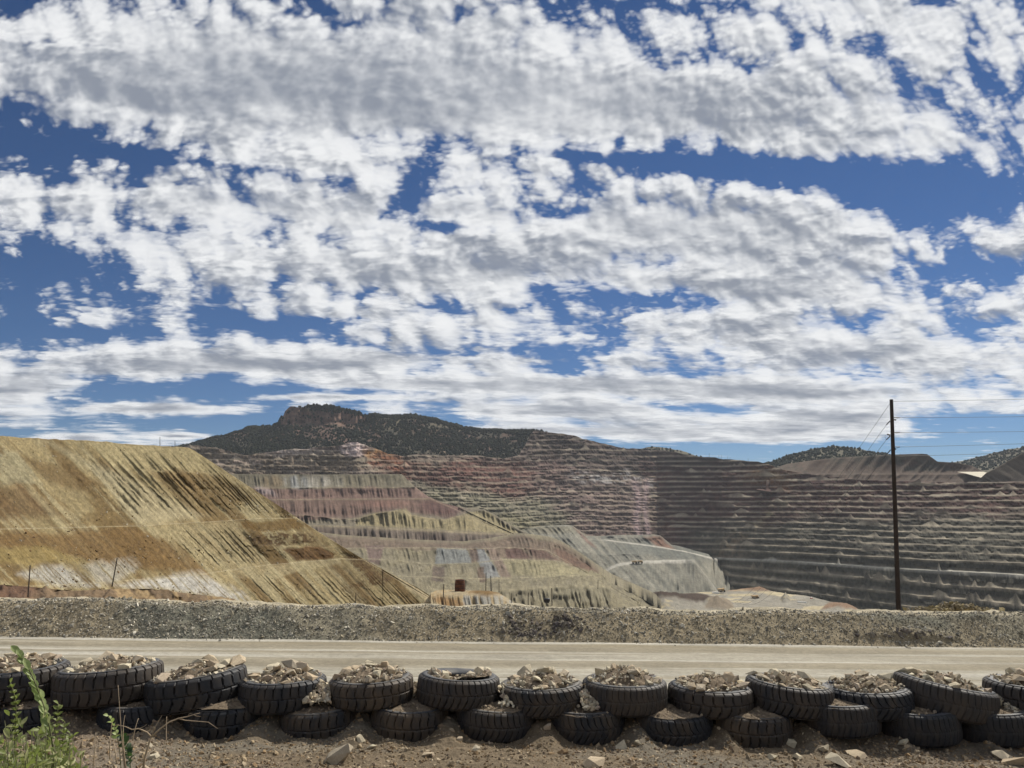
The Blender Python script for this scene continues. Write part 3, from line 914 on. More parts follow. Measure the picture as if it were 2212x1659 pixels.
def low_col(x, y, K, T, V):
    n1 = fbm(x * 0.03, y * 0.06, 4, 451); n2 = fbm(x * 0.12, y * 0.2, 4, 452)
    r = rills(x, y, 0.30, 0.12, 453)
    wx = x + (n1 - 0.5) * 16; wy = y + (n1 - 0.5) * 8
    col = np.zeros(x.shape + (3,)) + lin(166, 154, 118)
    col = mixin(col, lin(150, 140, 112), sst(n1, 0.45, 0.6) * 0.6)
    col = mixin(col, lin(138, 112, 94), poly(wx, wy, [(600, 1150), (800, 1160), (1000, 1172), (1050, 1170), (1120, 1156), (1220, 1176), (1300, 1240), (1270, 1232),
                                                     (1215, 1212), (1090, 1206), (1060, 1190), (600, 1182)], 4) * 0.75)
    for pts, c in (([(945, 1184), (1008, 1184), (1018, 1216), (940, 1219)], (150, 154, 150)), ([(1028, 1184), (1046, 1188), (1082, 1245), (1050, 1250), (1030, 1212)], (160, 162, 160)),
                   ([(1050, 1184), (1070, 1184), (1104, 1246), (1084, 1246)], (160, 136, 116)),
                   ([(1090, 1184), (1120, 1184), (1150, 1206), (1095, 1206)], (126, 92, 80)), ([(1135, 1184), (1170, 1186), (1205, 1210), (1160, 1208)], (128, 96, 80)),
                   ([(1195, 1186), (1220, 1190), (1290, 1236), (1270, 1236), (1215, 1212)], (140, 106, 84)),
                   ([(1012, 1186), (1030, 1186), (1034, 1212), (1018, 1215)], (122, 100, 86)), ([(935, 1225), (960, 1225), (958, 1262), (930, 1255)], (122, 104, 90)),
                   ([(790, 1178), (830, 1180), (820, 1222), (795, 1215)], (140, 114, 104)), ([(1030, 1228), (1045, 1226), (1052, 1256), (1036, 1258)], (128, 104, 84))):
        col = mixin(col, lin(*c), poly(x, y, pts, 2.0, 4) * 0.9)
    col = mixin(col, lin(190, 178, 128), poly(wx, wy, [(1090, 1210), (1180, 1209), (1240, 1226), (1298, 1242), (1200, 1244), (1110, 1244)], 4) * 0.6)
    col = mixin(col, lin(178, 168, 134), poly(x, y, [(1150, 1268), (1250, 1262), (1330, 1268), (1320, 1300), (1150, 1300)], 6, 5) * 0.5)
    col = mixin(col, lin(196, 182, 140), np.where(T >= 2, 0.6, 0))
    n3 = fbm(x * 0.35, y * 0.4, 3, 472)
    g_ = col.mean(-1, keepdims=True); col = (g_ + (col - g_) * 0.95) * 0.74
    col = col * (0.62 + 0.76 * n3)[..., None]
    return col * (0.82 + 0.36 * n2)[..., None] * (0.8 + 0.4 * r)[..., None]


terraces('waste_terrace', 560, 1430, 1.6,
         [[(560, 1148, 960), (650, 1152, 990), (740, 1164, 1010), (800, 1168, 1020), (900, 1175, 1040), (1000, 1179, 1060), (1050, 1172, 1080), (1100, 1163, 1095), (1125, 1159, 1100),
           (1150, 1161, 1100), (1190, 1168, 1090), (1212, 1178, 1080), (1240, 1196, 1060), (1290, 1235, 1010), (1320, 1258, 980), (1360, 1279, 940), (1400, 1300, 910), (1430, 1318, 890)],
          [(560, 1185, 860), (940, 1183, 960), (1010, 1186, 980), (1100, 1183, 1000), (1180, 1188, 1010), (1430, 1330, 860)],
          [(560, 1215, 780), (700, 1210, 810), (790, 1206, 830), (940, 1219, 860), (1015, 1217, 880), (1090, 1208, 910), (1200, 1211, 930), (1250, 1224, 930), (1430, 1332, 840)],
          [(560, 1240, 700), (940, 1246, 770), (1050, 1251, 790), (1150, 1247, 810), (1250, 1243, 830), (1300, 1245, 850), (1430, 1334, 820)],
          [(560, 1285, 590), (1000, 1284, 660), (1150, 1271, 710), (1250, 1265, 740), (1330, 1269, 780), (1430, 1336, 800)],
          [(560, 1345, 470), (1430, 1345, 700)]],
         [0, 14, 10, 10, 20, 8], low_col, M_FAR, rows=12,
         dispf=lambda x, y, K, T, V: (32 * (1 - rills(x, y, 0.30, 0.12, 453)) * env_(T) + (fbm(x * 0.06, y * 0.09, 4, 482) - 0.5) * 16 * (T > 0) * (T < 1), (fbm(x * 0.06, y * 0.09, 4, 483) - 0.5) * 4 * (T > 0) * (T < 1)), back=((120, 0),), rough_edge=7, seed=41)


# ---------------------------------------------------------------- level working floor with heaps on its rim
def floor_col(x, y, K, T, V):
    n2 = fbm(x * 0.08, y * 0.3, 4, 502)
    col = np.zeros(x.shape + (3,)) + lin(164, 157, 140)
    col = mixin(col, lin(214, 196, 150), sst(fbm(x * 0.02, y * 0.2, 4, 503), 0.56, 0.66) * 0.8)
    col = mixin(col, lin(150, 116, 84), blob(x, y, 1640, 1271, 120, 6, 0.0, 0.5, 0.3))
    col = mixin(col, lin(78, 60, 46), poly(x, y, [(1380, 1312), (1405, 1284), (1440, 1276), (1500, 1284), (1530, 1286), (1545, 1296), (1520, 1310)], 4, 5))
    col = mixin(col, lin(152, 136, 112), poly(x, y, [(1520, 1318), (1545, 1292), (1560, 1290), (1595, 1318)], 3, 4))
    col = mixin(col, lin(152, 120, 90), poly(x, y, [(1775, 1318), (1790, 1302), (1810, 1299), (1830, 1306), (1860, 1322)], 3, 4))
    return col * (0.85 + 0.3 * n2)[..., None]


def mound(x, y, cx, cy, rx, ry):
    d = np.hypot((x - cx) / rx, (y - cy) / ry)
    return np.maximum(0, 1 - d)


def floor_disp(x, y, K, T, V):
    s = V[..., 1] / FPX
    z = 30 * mound(x, y, 1432, 1306, 62, 26) + 16 * mound(x, y, 1500, 1304, 55, 24) + 18 * mound(x, y, 1552, 1306, 36, 14) + 12 * mound(x, y, 1815, 1316, 46, 16) \
        + 14 * mound(x, y, 1697, 1294, 11, 9) + 7 * mound(x, y, 1760, 1300, 24, 7) + 5 * mound(x, y, 1640, 1272, 110, 5)
    z = z * s * 0.9 * (1 + 0.5 * (fbm(x * 0.08, y * 0.1, 4, 511) - 0.5)) + (fbm(x * 0.1, y * 0.2, 3, 512) - 0.5) * 1.4
    return 0 * x, z * (T > -0.5)


terraces('pit_floor', 1370, 1900, 1.5,
         [[(1370, 1322, 1000), (1390, 1312, 1020), (1400, 1296, 1060), (1420, 1287, 1100), (1542, 1277, 1160), (1640, 1272, 1180), (1700, 1283, 1110), (1740, 1287, 1090), (1785, 1297, 1040),
           (1820, 1306, 1000), (1860, 1320, 940), (1900, 1340, 890)],
          [(1370, 1330, 930), (1900, 1345, 860)], [(1370, 1380, 800), (1900, 1390, 780)]],
         [0, 5, 5], floor_col, M_FAR, rows=40, dispf=floor_disp, back=((14, -22),), seed=51)


# ================================================================== big ochre dump on the left
def dump_col(x, y, K, T, V):
    s = x - 0.95 * y
    n1 = fbm(s * 0.02, y * 0.006, 4, 601)
    st = fbm(s * 0.09, y * 0.007, 5, 602)
    st2 = fbm(s * 0.30, y * 0.02, 4, 603)
    n2 = fbm(x * 0.2, y * 0.25, 4, 604)
    col = np.zeros(x.shape + (3,)) + lin(176, 156, 106)
    col = mixin(col, lin(142, 116, 68), sst(n1, 0.46, 0.60) * 0.9)
    col = mixin(col, lin(196, 180, 132), sst(st, 0.54, 0.66) * 0.75)
    col = mixin(col, lin(130, 104, 60), sst(fbm(s * 0.05, y * 0.005, 4, 612), 0.56, 0.66) * 0.55)
    hi = (y < curve([(-60, 1146), (0, 1143), (300, 1135), (450, 1127), (560, 1120), (640, 1118), (700, 1150)], x))
    wx = x + (st - 0.5) * 40; wy = y + (n1 - 0.5) * 24
    col = mixin(col, lin(194, 176, 124), poly(wx, wy, [(180, 952), (408, 966), (520, 1040), (470, 1030), (330, 1016), (250, 1000)], 8) * hi * 0.85)
    col = mixin(col, lin(188, 176, 134), poly(wx, wy, [(70, 950), (110, 955), (260, 1030), (235, 1040)], 6) * hi * 0.5)
    col = mixin(col, lin(178, 168, 128), poly(wx, wy, [(0, 970), (38, 972), (85, 1045), (0, 1045)], 5) * hi * 0.7)
    col = mixin(col, lin(126, 98, 60), poly(wx, wy, [(-60, 1046), (50, 1046), (130, 1112), (60, 1118), (-60, 1142)], 14) * hi * 0.75)
    col = mixin(col, lin(134, 106, 60), poly(wx, wy, [(40, 980), (120, 1000), (235, 1048), (170, 1060), (110, 1040)], 8) * hi * 0.7)
    col = mixin(col, lin(148, 122, 72), poly(wx, wy, [(180, 1105), (240, 1106), (300, 1132), (180, 1136)], 5) * hi * 0.7)
    col = mixin(col, lin(140, 112, 64), poly(wx, wy, [(330, 1018), (480, 1020), (560, 1075), (500, 1090), (420, 1085)], 8) * hi * 0.65)
    col = mixin(col, lin(198, 184, 142), poly(wx, wy, [(190, 1000), (300, 1040), (440, 1118), (300, 1130), (240, 1060)], 10) * hi * 0.6)
    lo = 1 - hi
    col = mixin(col, lin(140, 108, 58), poly(wx, wy, [(-20, 1155), (300, 1143), (360, 1165), (430, 1225), (448, 1238), (250, 1225), (150, 1200), (-20, 1180)], 9) * lo * 0.85)
    col = mixin(col, lin(176, 152, 84), poly(wx, wy, [(-60, 1185), (110, 1185), (190, 1215), (-60, 1225)], 7) * lo * 0.7)
    col = mixin(col, lin(198, 192, 176), poly(wx, y, [(38, 1238), (75, 1228), (140, 1222), (165, 1240), (212, 1266), (110, 1266), (70, 1252)], 9, 10) * sst(st2, 0.2, 0.5) * lo)
    col = mixin(col, lin(196, 190, 172), poly(wx, y, [(175, 1218), (240, 1212), (285, 1208), (300, 1230), (250, 1262), (205, 1262)], 9, 10) * sst(st2, 0.2, 0.5) * lo * 0.75)
    col = mixin(col, lin(206, 200, 186), poly(wx, y, [(255, 1266), (310, 1254), (400, 1238), (420, 1236), (480, 1262), (545, 1300), (420, 1282), (300, 1268)], 9, 10) * sst(st2, 0.2, 0.5) * lo)
    col = mixin(col, lin(198, 180, 130), poly(wx, wy, [(300, 1138), (520, 1128), (560, 1200), (600, 1260), (520, 1250), (440, 1210), (380, 1170)], 8) * lo * 0.6)
    col = mixin(col, lin(136, 104, 48), poly(wx, wy, [(520, 1128), (640, 1119), (668, 1138), (560, 1150), (520, 1142)], 4) * lo * 0.8)
    col = mixin(col, lin(104, 80, 48), poly(x, y, [(525, 1160), (600, 1150), (680, 1152), (690, 1170), (610, 1178), (545, 1178)], 4, 7) * lo * sst(n2, 0.3, 0.6))
    col = mixin(col, lin(122, 86, 44), poly(x, y, [(610, 1186), (690, 1178), (722, 1196), (720, 1206), (640, 1212)], 3, 4) * lo * 0.9)
    col = mixin(col, lin(112, 86, 50), poly(x, y, [(740, 1200), (790, 1200), (850, 1245), (840, 1262), (735, 1275), (790, 1255)], 4, 6) * lo * sst(n2, 0.3, 0.6))
    col = mixin(col, lin(196, 180, 132), poly(x, y, [(575, 1222), (735, 1206), (740, 1216), (640, 1235), (570, 1262)], 4, 6) * lo * 0.6)
    col = mixin(col, lin(206, 190, 148), np.where(T >= 2, 0.55, 0))
    n3 = fbm(x * 0.5, y * 0.6, 3, 605)
    col = mixin(col, lin(210, 188, 142), poly(x, y, [(845, 1236), (905, 1264), (950, 1292), (930, 1302), (870, 1262)], 4, 5) * 0.9)
    return 0.88 * col * (0.68 + 0.64 * st2)[..., None] * (0.7 + 0.6 * n2)[..., None] * (0.7 + 0.6 * n3)[..., None]


def dump_disp(x, y, K, T, V):
    env = np.clip(T * 1.6, 0, 1) * (T < 1.0) * np.clip((1.02 - T) * 3, 0, 1)
    zone = 0.10 + 0.75 * poly(x, y, [(180, 960), (400, 960), (560, 1080), (470, 1125), (280, 1130)], 40, 40) + 0.45 * sst(y, 1185, 1250) * sst(x, 480, 600) + 0.35 * poly(x, y, [(330, 1130), (520, 1130), (600, 1260), (500, 1260)], 30, 30)
    r = rills(x, y, 0.95, 0.05, 621, 4)
    r2 = rills(x, y, 0.95, 0.19, 631, 3)
    lump = fbm(x * 0.09, y * 0.12, 4, 641) - 0.5
    led = 0 * x
    for xa, ya, xb, yb, am in ((300, 1015, 505, 1024, 1.3), (165, 1104, 250, 1107, 0.9), (-60, 1046, 45, 1044, 0.8), (560, 1176, 720, 1183, 1.0), (540, 1148, 700, 1150, 0.8),
                               (30, 1238, 160, 1221, 0.7), (180, 1216, 300, 1206, 0.7), (250, 1262, 440, 1236, 0.7), (100, 1112, 260, 1119, 0.6), (0, 972, 40, 970, 0.6), (170, 1030, 240, 1048, 0.6)):
        yl = ya + (yb - ya) * (x - xa) / (xb - xa) + (fbm(x * 0.06, y * 0, 3, 655) - 0.5) * 6
        led = led - 1.2 * am * sst(y - yl, -1.0, 1.5) * (1 - sst(y - yl, 6, 40)) * sst(x, xa - 6, xa + 12) * (1 - sst(x, xb - 12, xb + 6))
    return led * env_(T) + (2.4 * (1 - r) ** 1.3 + 3.2 * (1 - r2)) * env_(T) * zone + lump * 1.8 * env, lump * 0.9 * env


LD_TOP = [(-70, 937, 222), (0, 942, 230), (100, 948, 243), (220, 954, 257), (330, 962, 271), (385, 965, 278), (408, 968, 281), (430, 980, 283), (560, 1065, 290), (640, 1117, 294), (690, 1150, 297), (780, 1205, 300),
          (840, 1237, 302), (900, 1268, 304), (950, 1300, 305), (1010, 1336, 306)]
LD_TOP = [(float(x), float(curve(LD_TOP, x) + (fbm(x * 0.06, 0.0, 4, 671) - 0.5) * (0 if x > 425 else 4)), float(curve(LD_TOP, x, 2)))
          for x in np.arange(-72, 1014, 3.0)]
LD = terraces('waste_dump', -70, 1010, 1.25,
         [LD_TOP,
          [(-70, 1146, 180), (0, 1143, 184), (300, 1136, 225), (450, 1127, 255), (560, 1120, 275), (640, 1118.5, 292), (1010, 1340, 305)],
          [(-70, 1272, 156), (0, 1270, 160), (200, 1260, 190), (400, 1245, 225), (573, 1221, 262), (737, 1207, 292), (785, 1209, 298), (1010, 1342, 303)],
          [(-70, 1350, 138), (0, 1350, 143), (400, 1346, 200), (700, 1345, 255), (1010, 1348, 300)]],
         [0, 5, 2.5, 2], dump_col, M_DUMP, rows=64, dispf=dump_disp,
         back=((60, lambda x: -45 * sst(x, 405, 450)), (160, lambda x: -90 * sst(x, 405, 450))), rough_edge=0.5, seed=61)


# ---------------------------------------------------------------- low rust-coloured bank at its foot
def bank_col(x, y, K, T, V):
    s = x - 0.9 * y
    col = np.zeros(x.shape + (3,)) + lin(136, 112, 82)
    col = mixin(col, lin(118, 88, 66), blob(x, y, 20, 1275, 70, 22, 0, 0.5, 0.3))
    col = mixin(col, lin(184, 154, 104), sst(fbm(s * 0.05, y * 0.01, 4, 702), 0.53, 0.62) * 0.8 * (x > 150))
    return col * (0.75 + 0.5 * fbm(s * 0.2, y * 0.08, 4, 703))[..., None]


terraces('spoil_bank', -70, 580, 2.0,
         [[(-70, 1262, 108), (0, 1263, 108), (60, 1267, 108), (120, 1273, 108), (160, 1276, 108), (260, 1272, 110), (320, 1272, 112), (340, 1274, 112), (400, 1281, 114), (470, 1289, 117), (530, 1301, 120), (580, 1320, 122)],
          [(-70, 1285, 98), (100, 1292, 98), (190, 1295, 98), (230, 1288, 100), (300, 1298, 102), (580, 1330, 112)], [(-70, 1350, 84), (580, 1352, 96)]],
         [0, 3, 2], bank_col, M_DUMP, rows=14, dispf=lambda x, y, K, T, V: ((fbm(x * 0.05, y * 0.06, 4, 711) - 0.5) * 5 * (T > 0), (fbm(x * 0.05, y * 0.06, 4, 712) - 0.5) * 1.2 * (T > 0)),
         back=((12, -3),), seed=71)


# ---------------------------------------------------------------- pale pad that carries the rusty tank
def pad_col(x, y, K, T, V):
    n2 = fbm(x * 0.15, y * 0.3, 4, 752)
    r = rills(x, y, 0.2, 0.12, 753)
    col = np.zeros(x.shape + (3,)) + lin(196, 176, 136)
    col = mixin(col, lin(172, 142, 88), sst(n2, 0.5, 0.62) * 0.6)
    face = sst(y, 1284, 1288) * (x > 1000)
    col = mixin(col, lin(120, 90, 48), face * sst(r, 0.4, 0.7) * (x < 1062))
    col = mixin(col, lin(186, 184, 172), face * sst(r, 0.5, 0.75) * 0.8)
    col = mixin(col, lin(140, 108, 58), blob(x, y, 1050, 1279, 34, 5, 0, 0.4, 0.3))
    col = mixin(col, lin(172, 130, 76), blob(x, y, 965, 1298, 30, 10, 0.2, 0.4, 0.4) * 0.8)
    return col * (0.8 + 0.4 * n2)[..., None]


terraces('tank_pad', 905, 1150, 1.2,
         [[(905, 1316, 238), (916, 1300, 244), (928, 1286, 249), (940, 1276, 252), (955, 1273.5, 253), (1000, 1275, 252), (1055, 1276, 252), (1076, 1280, 248), (1090, 1288, 244), (1108, 1300, 240), (1150, 1326, 236)],
          [(860, 1280, 236), (920, 1286, 233), (960, 1283, 234), (1000, 1283.5, 234), (1030, 1285, 233), (1055, 1282, 238), (1076, 1284, 242), (1150, 1330, 232)],
          [(860, 1345, 214), (1150, 1350, 224)]],
         [0, 6, 3], pad_col, M_DUMP, rows=16,
         dispf=lambda x, y, K, T, V: (-4.0 * rills(x, y, 0.2, 0.12, 753) * (K >= 2) * (T < 1.5) + (fbm(x * 0.1, y * 0.2, 3, 763) - 0.5) * 1.0 * (T > 0), (fbm(x * 0.1, y * 0.2, 3, 763) - 0.5) * 0.5 * (T > 0)),
         back=((12, -8),), seed=81)

# everything the pit hides: one sheet out to the horizon
M_BASE = mat_ground('desert ground', 0.002, 0.2, 0.02, 0.2, base=(0.20, 0.17, 0.12))
gx = np.array([-9000, -3000, 3000, 9000.0]); gy = np.array([-3000, 20, 6000, 14000.0])
gz = -330.0
struct(link_mesh('ground', np.stack([np.stack([gx, np.full(4, y), np.full(4, gz)], -1) for y in gy]), grid_faces(4, 4), mat=M_BASE))

# ================================================================== near ground
def road_z(x):
    return -6.05 - 0.0206 * np.asarray(x, float)


def berm_base(x):
    return 34.5 + 0.055 * np.asarray(x, float)


def wave(x, y, s, a, seed, oc=4):
    return (fbm(np.asarray(x) * s, np.asarray(y) * s, oc, seed) - 0.5) * 2 * a


def sheet(name, xs, ys, zf, mat, colf=None, smooth=True):
    X, Y = np.meshgrid(xs, ys)
    Z = zf(X, Y)
    V = np.stack([X, Y, Z], -1)
    return struct(link_mesh(name, V, grid_faces(len(ys), len(xs))[:, ::-1], mat=mat, col=None if colf is None else colf(X, Y, Z), smooth=smooth)), V


def road_col(X, Y, Z):
    t = Y - 0.055 * X + 0.25 * (fbm(X * 0.12, Y * 0.05, 3, 811) - 0.5)
    st = fbm(X * 0.05, t * 3.2, 5, 812)
    col = np.zeros(X.shape + (3,)) + lin(172, 165, 146)
    col = mixin(col, lin(196, 190, 174), sst(st, 0.45, 0.62) * 0.8)
    col = mixin(col, lin(152, 142, 118), sst(fbm(X * 0.03, t * 2.0, 4, 815), 0.50, 0.62) * 0.9)
    col = col * (0.80 + 0.4 * fbm(X * 0.35, t * 1.4, 4, 819))[..., None]
    col = mixin(col, lin(150, 138, 110), np.exp(-((t - 33.8) / 0.25) ** 2) * 0.6)
    col = mixin(col, lin(142, 132, 110), np.exp(-((t - 29.6 - 0.012 * X) / 0.5) ** 2) * (X < -4) * 0.7)
    return 1.18 * col * (0.84 + 0.32 * fbm(X * 3, Y * 9, 3, 818))[..., None]


M_ROAD = mat_ground('road dust', 0.4, 0.06, 6.0, 0.16, 0.01, 12.0)
sheet('road', np.linspace(-48, 48, 500), np.linspace(24.6, 38.2, 170),
      lambda X, Y: road_z(X) + wave(X * 0.25, Y, 0.9, 0.03, 801) + 0.02 * np.sin((Y - 0.055 * X) * 4.2), M_ROAD, road_col)


def berm_z(X, Y):
    d = Y - berm_base(X)
    top = 1.12 + 0.26 * (fbm(X * 0.3, X * 0, 4, 831) - 0.5) + 0.12 * sst(-X, 14, 24)
    f = np.where(d < 2.6, d * 0.64, 1.68)
    z = np.minimum(np.maximum(f, -0.05), top)
    z = z - np.maximum(d - 3.6, 0) * 0.75
    body = sst(d, -0.1, 0.5)
    z = z + body * (wave(X, Y, 0.8, 0.15, 832) + wave(X, Y, 3.5, 0.045, 833, 3))
    cut = np.exp(-((X - 18.2) / 1.9) ** 2) * sst(d, 0.35, 0.55) * (1 - sst(d, 0.8, 1.2))
    return road_z(X) + z + cut * 0.22 - 0.03


def berm_col(X, Y, Z):
    d = Y - berm_base(X)
    n1 = fbm(X * 0.15, Y * 0.3, 4, 842); n2 = fbm(X * 2.5, Y * 3.5, 4, 843)
    col = np.zeros(X.shape + (3,)) + lin(136, 128, 106)
    col = mixin(col, lin(112, 112, 98), sst(n1, 0.48, 0.6) * 0.8)
    col = mixin(col, lin(146, 130, 100), sst(fbm(X * 0.1, Y * 0.2, 4, 846), 0.52, 0.62) * 0.7)
    col = mixin(col, lin(178, 166, 138), sst(d, 2.3, 2.5) * 0.8)
    return 1.55 * col * (0.65 + 0.7 * n2)[..., None]


M_BERM = mat_ground('crushed rock', 1.5, 0.15, 14.0, 0.35, 0.05, 9.0)
sheet('berm', np.linspace(-48, 48, 760), np.concatenate([np.linspace(31.5, 41.0, 160), np.linspace(41.5, 54, 14)]), berm_z, M_BERM, berm_col, smooth=False)


LOX = np.array([(cx - 1106) / 1640 * 23.4 for cx in (85, 302, 488, 693, 884, 1070, 1267, 1452, 1623, 1815, 1985, 2145, 2330)])


def fore_z(X, Y):
    z = np.interp(Y, [-6, 0, 3, 6, 10, 14, 17, 18, 20, 22.3, 22.9, 23.6, 24.4, 25.4, 27],
                  [-1.7, -1.7, -2.0, -2.9, -4.2, -5.3, -6.0, -6.18, -6.46, -6.74, -6.80, -6.62, -6.4, -6.2, -6.15])
    far = sst(Y, 12, 18)
    z = z + (-0.0206 * X) * far
    dl_ = np.min(np.abs(np.asarray(X, float)[..., None] - LOX), -1)
    z = z + 0.26 * sst(dl_, 0.75, 1.3) * sst(Y, 21.8, 22.8) * (1 - sst(Y, 23.8, 24.6))
    a = sst(Y, 14, 17) * (1 - sst(Y, 24.4, 25.4))
    return z + a * (wave(X, Y, 0.35, 0.12, 851) + wave(X, Y, 1.5, 0.08, 852) + wave(X, Y, 6, 0.035, 853, 3))


def fore_col(X, Y, Z):
    n1 = fbm(X * 0.2, Y * 0.4, 4, 861); n2 = fbm(X * 4, Y * 5, 4, 862)
    col = np.zeros(X.shape + (3,)) + lin(136, 126, 108)
    col = mixin(col, lin(136, 114, 82), sst(n1, 0.48, 0.6) * 0.6)
    col = mixin(col, lin(140, 128, 110), sst(X, 6, 12) * 0.7)
    col = mixin(col, lin(150, 130, 106), sst(-X, 8, 11) * 0.6)
    return col * (0.7 + 0.6 * n2)[..., None]


M_SOIL = mat_ground('stony soil', 1.5, 0.15, 16.0, 0.3, 0.04, 12.0)
ys_f = np.concatenate([np.linspace(-6, 15, 24), np.linspace(15.3, 17.4, 20), np.linspace(17.43, 25.4, 210)])
sheet('slope', np.linspace(-34, 34, 860), ys_f, fore_z, M_SOIL, fore_col, smooth=False)

# ------------------------------------------------------------------ rocks
def rock_bm(seed, flat=0.7, n=11, elong=1.3):
    r = random.Random(seed)
    bm = bmesh.new()
    for i in range(n):
        v = Vector((r.gauss(0, 1), r.gauss(0, 1), r.gauss(0, 1))).normalized()
        v *= 0.8 + 0.3 * r.random()
        bm.verts.new((v.x * elong, v.y, v.z * flat))
    bmesh.ops.convex_hull(bm, input=bm.verts)
    bmesh.ops.delete(bm, geom=[v for v in bm.verts if not v.link_faces], context='VERTS')
    return bm


def mat_rock(name, cols):
    m = mat_ground(name, 3.0, 0.15, 18.0, 0.22, 0.012, 20.0, base=cols[0])
    nt = m.node_tree; N, L = nt.nodes, nt.links
    rgb = [n for n in N if n.type == 'RGB'][0]
    oi = N.new('ShaderNodeObjectInfo')
    cr = N.new('ShaderNodeValToRGB')
    while len(cr.color_ramp.elements) < len(cols): cr.color_ramp.elements.new(0.5)
    for i, c in enumerate(cols):
        cr.color_ramp.elements[i].position = i / (len(cols) - 1)
        cr.color_ramp.elements[i].color = (*c, 1)
    L.new(oi.outputs['Random'], cr.inputs[0])
    for l in list(rgb.outputs[0].links):
        L.new(cr.outputs[0], l.to_socket)
    N.remove(rgb)
    return m


TANS = [lin(190, 172, 146), lin(172, 158, 138), lin(184, 158, 130), lin(160, 144, 126), lin(204, 188, 162), lin(172, 148, 130), lin(190, 168, 134)]
TANS = [(c.mean() + (c - c.mean()) * 0.75) * 1.12 * np.array([0.97, 1.0, 0.92]) for c in TANS]
M_ROCK = mat_rock('broken rock', [tuple(c) for c in TANS])
ROCKS = []
for i in range(16):
    bm = rock_bm(100 + i, flat=random.Random(i).uniform(0.45, 0.85), n=random.Random(i).choice([9, 10, 12, 14]), elong=random.Random(i * 3).uniform(1.0, 1.55))
    me = bpy.data.meshes.new('rock'); bm.to_mesh(me); bm.free(); me.materials.append(M_ROCK)
    ROCKS.append(me)
RTRI = []
for me in ROCKS:
    v = np.array([x.co[:] for x in me.vertices]); f = []
    for p in me.polygons:
        vs = list(p.vertices)
        for k in range(1, len(vs) - 1): f.append((vs[0], vs[k], vs[k + 1]))
    RTRI.append((v, np.array(f)))


def rot_mats(n):
    q = rng.normal(size=(n, 4)); q /= np.linalg.norm(q, axis=1, keepdims=True)
    w, x, y, z = q.T
    return np.stack([np.stack([1 - 2 * (y * y + z * z), 2 * (x * y - z * w), 2 * (x * z + y * w)], -1),
                     np.stack([2 * (x * y + z * w), 1 - 2 * (x * x + z * z), 2 * (y * z - x * w)], -1),
                     np.stack([2 * (x * z - y * w), 2 * (y * z + x * w), 1 - 2 * (x * x + y * y)], -1)], 1)


def rubble(name, pts, size, cols, mat):
    """countless small stones in one mesh"""
    Vs, Fs, Cs, off = [], [], [], 0
    n = len(pts); kind = rng.integers(0, len(RTRI), n); Rm = rot_mats(n)
    for k in range(len(RTRI)):
        idx = np.where(kind == k)[0]
        if not len(idx): continue
        v, f = RTRI[k]
        V = np.einsum('nij,mj->nmi', Rm[idx], v) * np.asarray(size)[idx][:, None, None] + pts[idx][:, None, :]
        F = f[None] + (np.arange(len(idx)) * len(v))[:, None, None] + off
        Vs.append(V.reshape(-1, 3)); Fs.append(F.reshape(-1, 3)); Cs.append(np.repeat(cols[idx], len(v), 0)); off += V.shape[0] * len(v)
    return struct(link_mesh(name, np.concatenate(Vs), F3=np.concatenate(Fs), mat=mat, col=np.concatenate(Cs)), 'stuff')


M_STONE = mat_ground('loose stones', 3.0, 0.1, 20.0, 0.2)
# stones on the berm
n = 44000
bx = rng.uniform(-30, 34, n); bd = rng.uniform(-0.35, 3.0, n)
dens = 0.35 + 0.9 * fbm(bx * 0.22, bd * 0.5, 3, 871) + 0.5 * (bx < -10)
k = rng.random(n) < np.clip(dens, 0, 1) * np.where(bd < 0, 0.4, 1)
bx, bd = bx[k], bd[k]
by = berm_base(bx) + bd
sz = 0.018 + 0.036 * rng.random(len(bx)) ** 3 + 0.06 * (rng.random(len(bx)) < 0.02)
bp = np.stack([bx, by, berm_z(bx, by) + sz * 0.3], -1)
gc = np.array([lin(172, 164, 146), lin(140, 136, 124), lin(206, 198, 178), lin(158, 148, 124)])[rng.integers(0, 4, len(bx))] * 1.35 * (0.6 + 0.7 * rng.random((len(bx), 1)))
rubble('gravel', bp, sz, gc, M_STONE)
# the two heaps of larger rubble at the middle of the berm, and the pile behind it on the right
hp = []
for (cx, cd, rx, rd, m) in ((0.3, 0.85, 1.0, 0.45, 60), (2.4, 0.95, 0.9, 0.6, 90), (1.0, 0.5, 1.5, 0.25, 60), (18.0, 0.55, 2.2, 0.15, 50)):
    a = rng.normal(size=(m, 2)) * 0.5
    x = cx + a[:, 0] * rx; d = np.clip(cd + a[:, 1] * rd, 0, 2)
    y = berm_base(x) + d
    hp.append(np.stack([x, y, berm_z(x, y) + 0.03], -1))
hp = np.concatenate(hp)
rubble('gravel', hp, 0.04 + 0.11 * rng.random(len(hp)) ** 2, np.array([lin(132, 122, 112), lin(150, 140, 122), lin(118, 110, 106)])[rng.integers(0, 3, len(hp))] * (0.7 + 0.5 * rng.random((len(hp), 1))), M_STONE)
m = 420
a = rng.normal(size=(m, 2))
hx = 24.6 + a[:, 0] * 1.15; hy = 43.5 + a[:, 1] * 0.4
hz = P(2085, 1319, 43.5)[2] + np.maximum(0, 0.32 * np.exp(-((hx - 24.9) / 1.1) ** 2)) * rng.random(m) + 0.02
rubble('gravel', np.stack([hx, hy, hz], -1), 0.06 + 0.13 * rng.random(m) ** 2, np.array([lin(186, 168, 116), lin(150, 134, 98), lin(170, 156, 128)])[rng.integers(0, 3, m)] * (0.75 + 0.4 * rng.random((m, 1))), M_STONE)
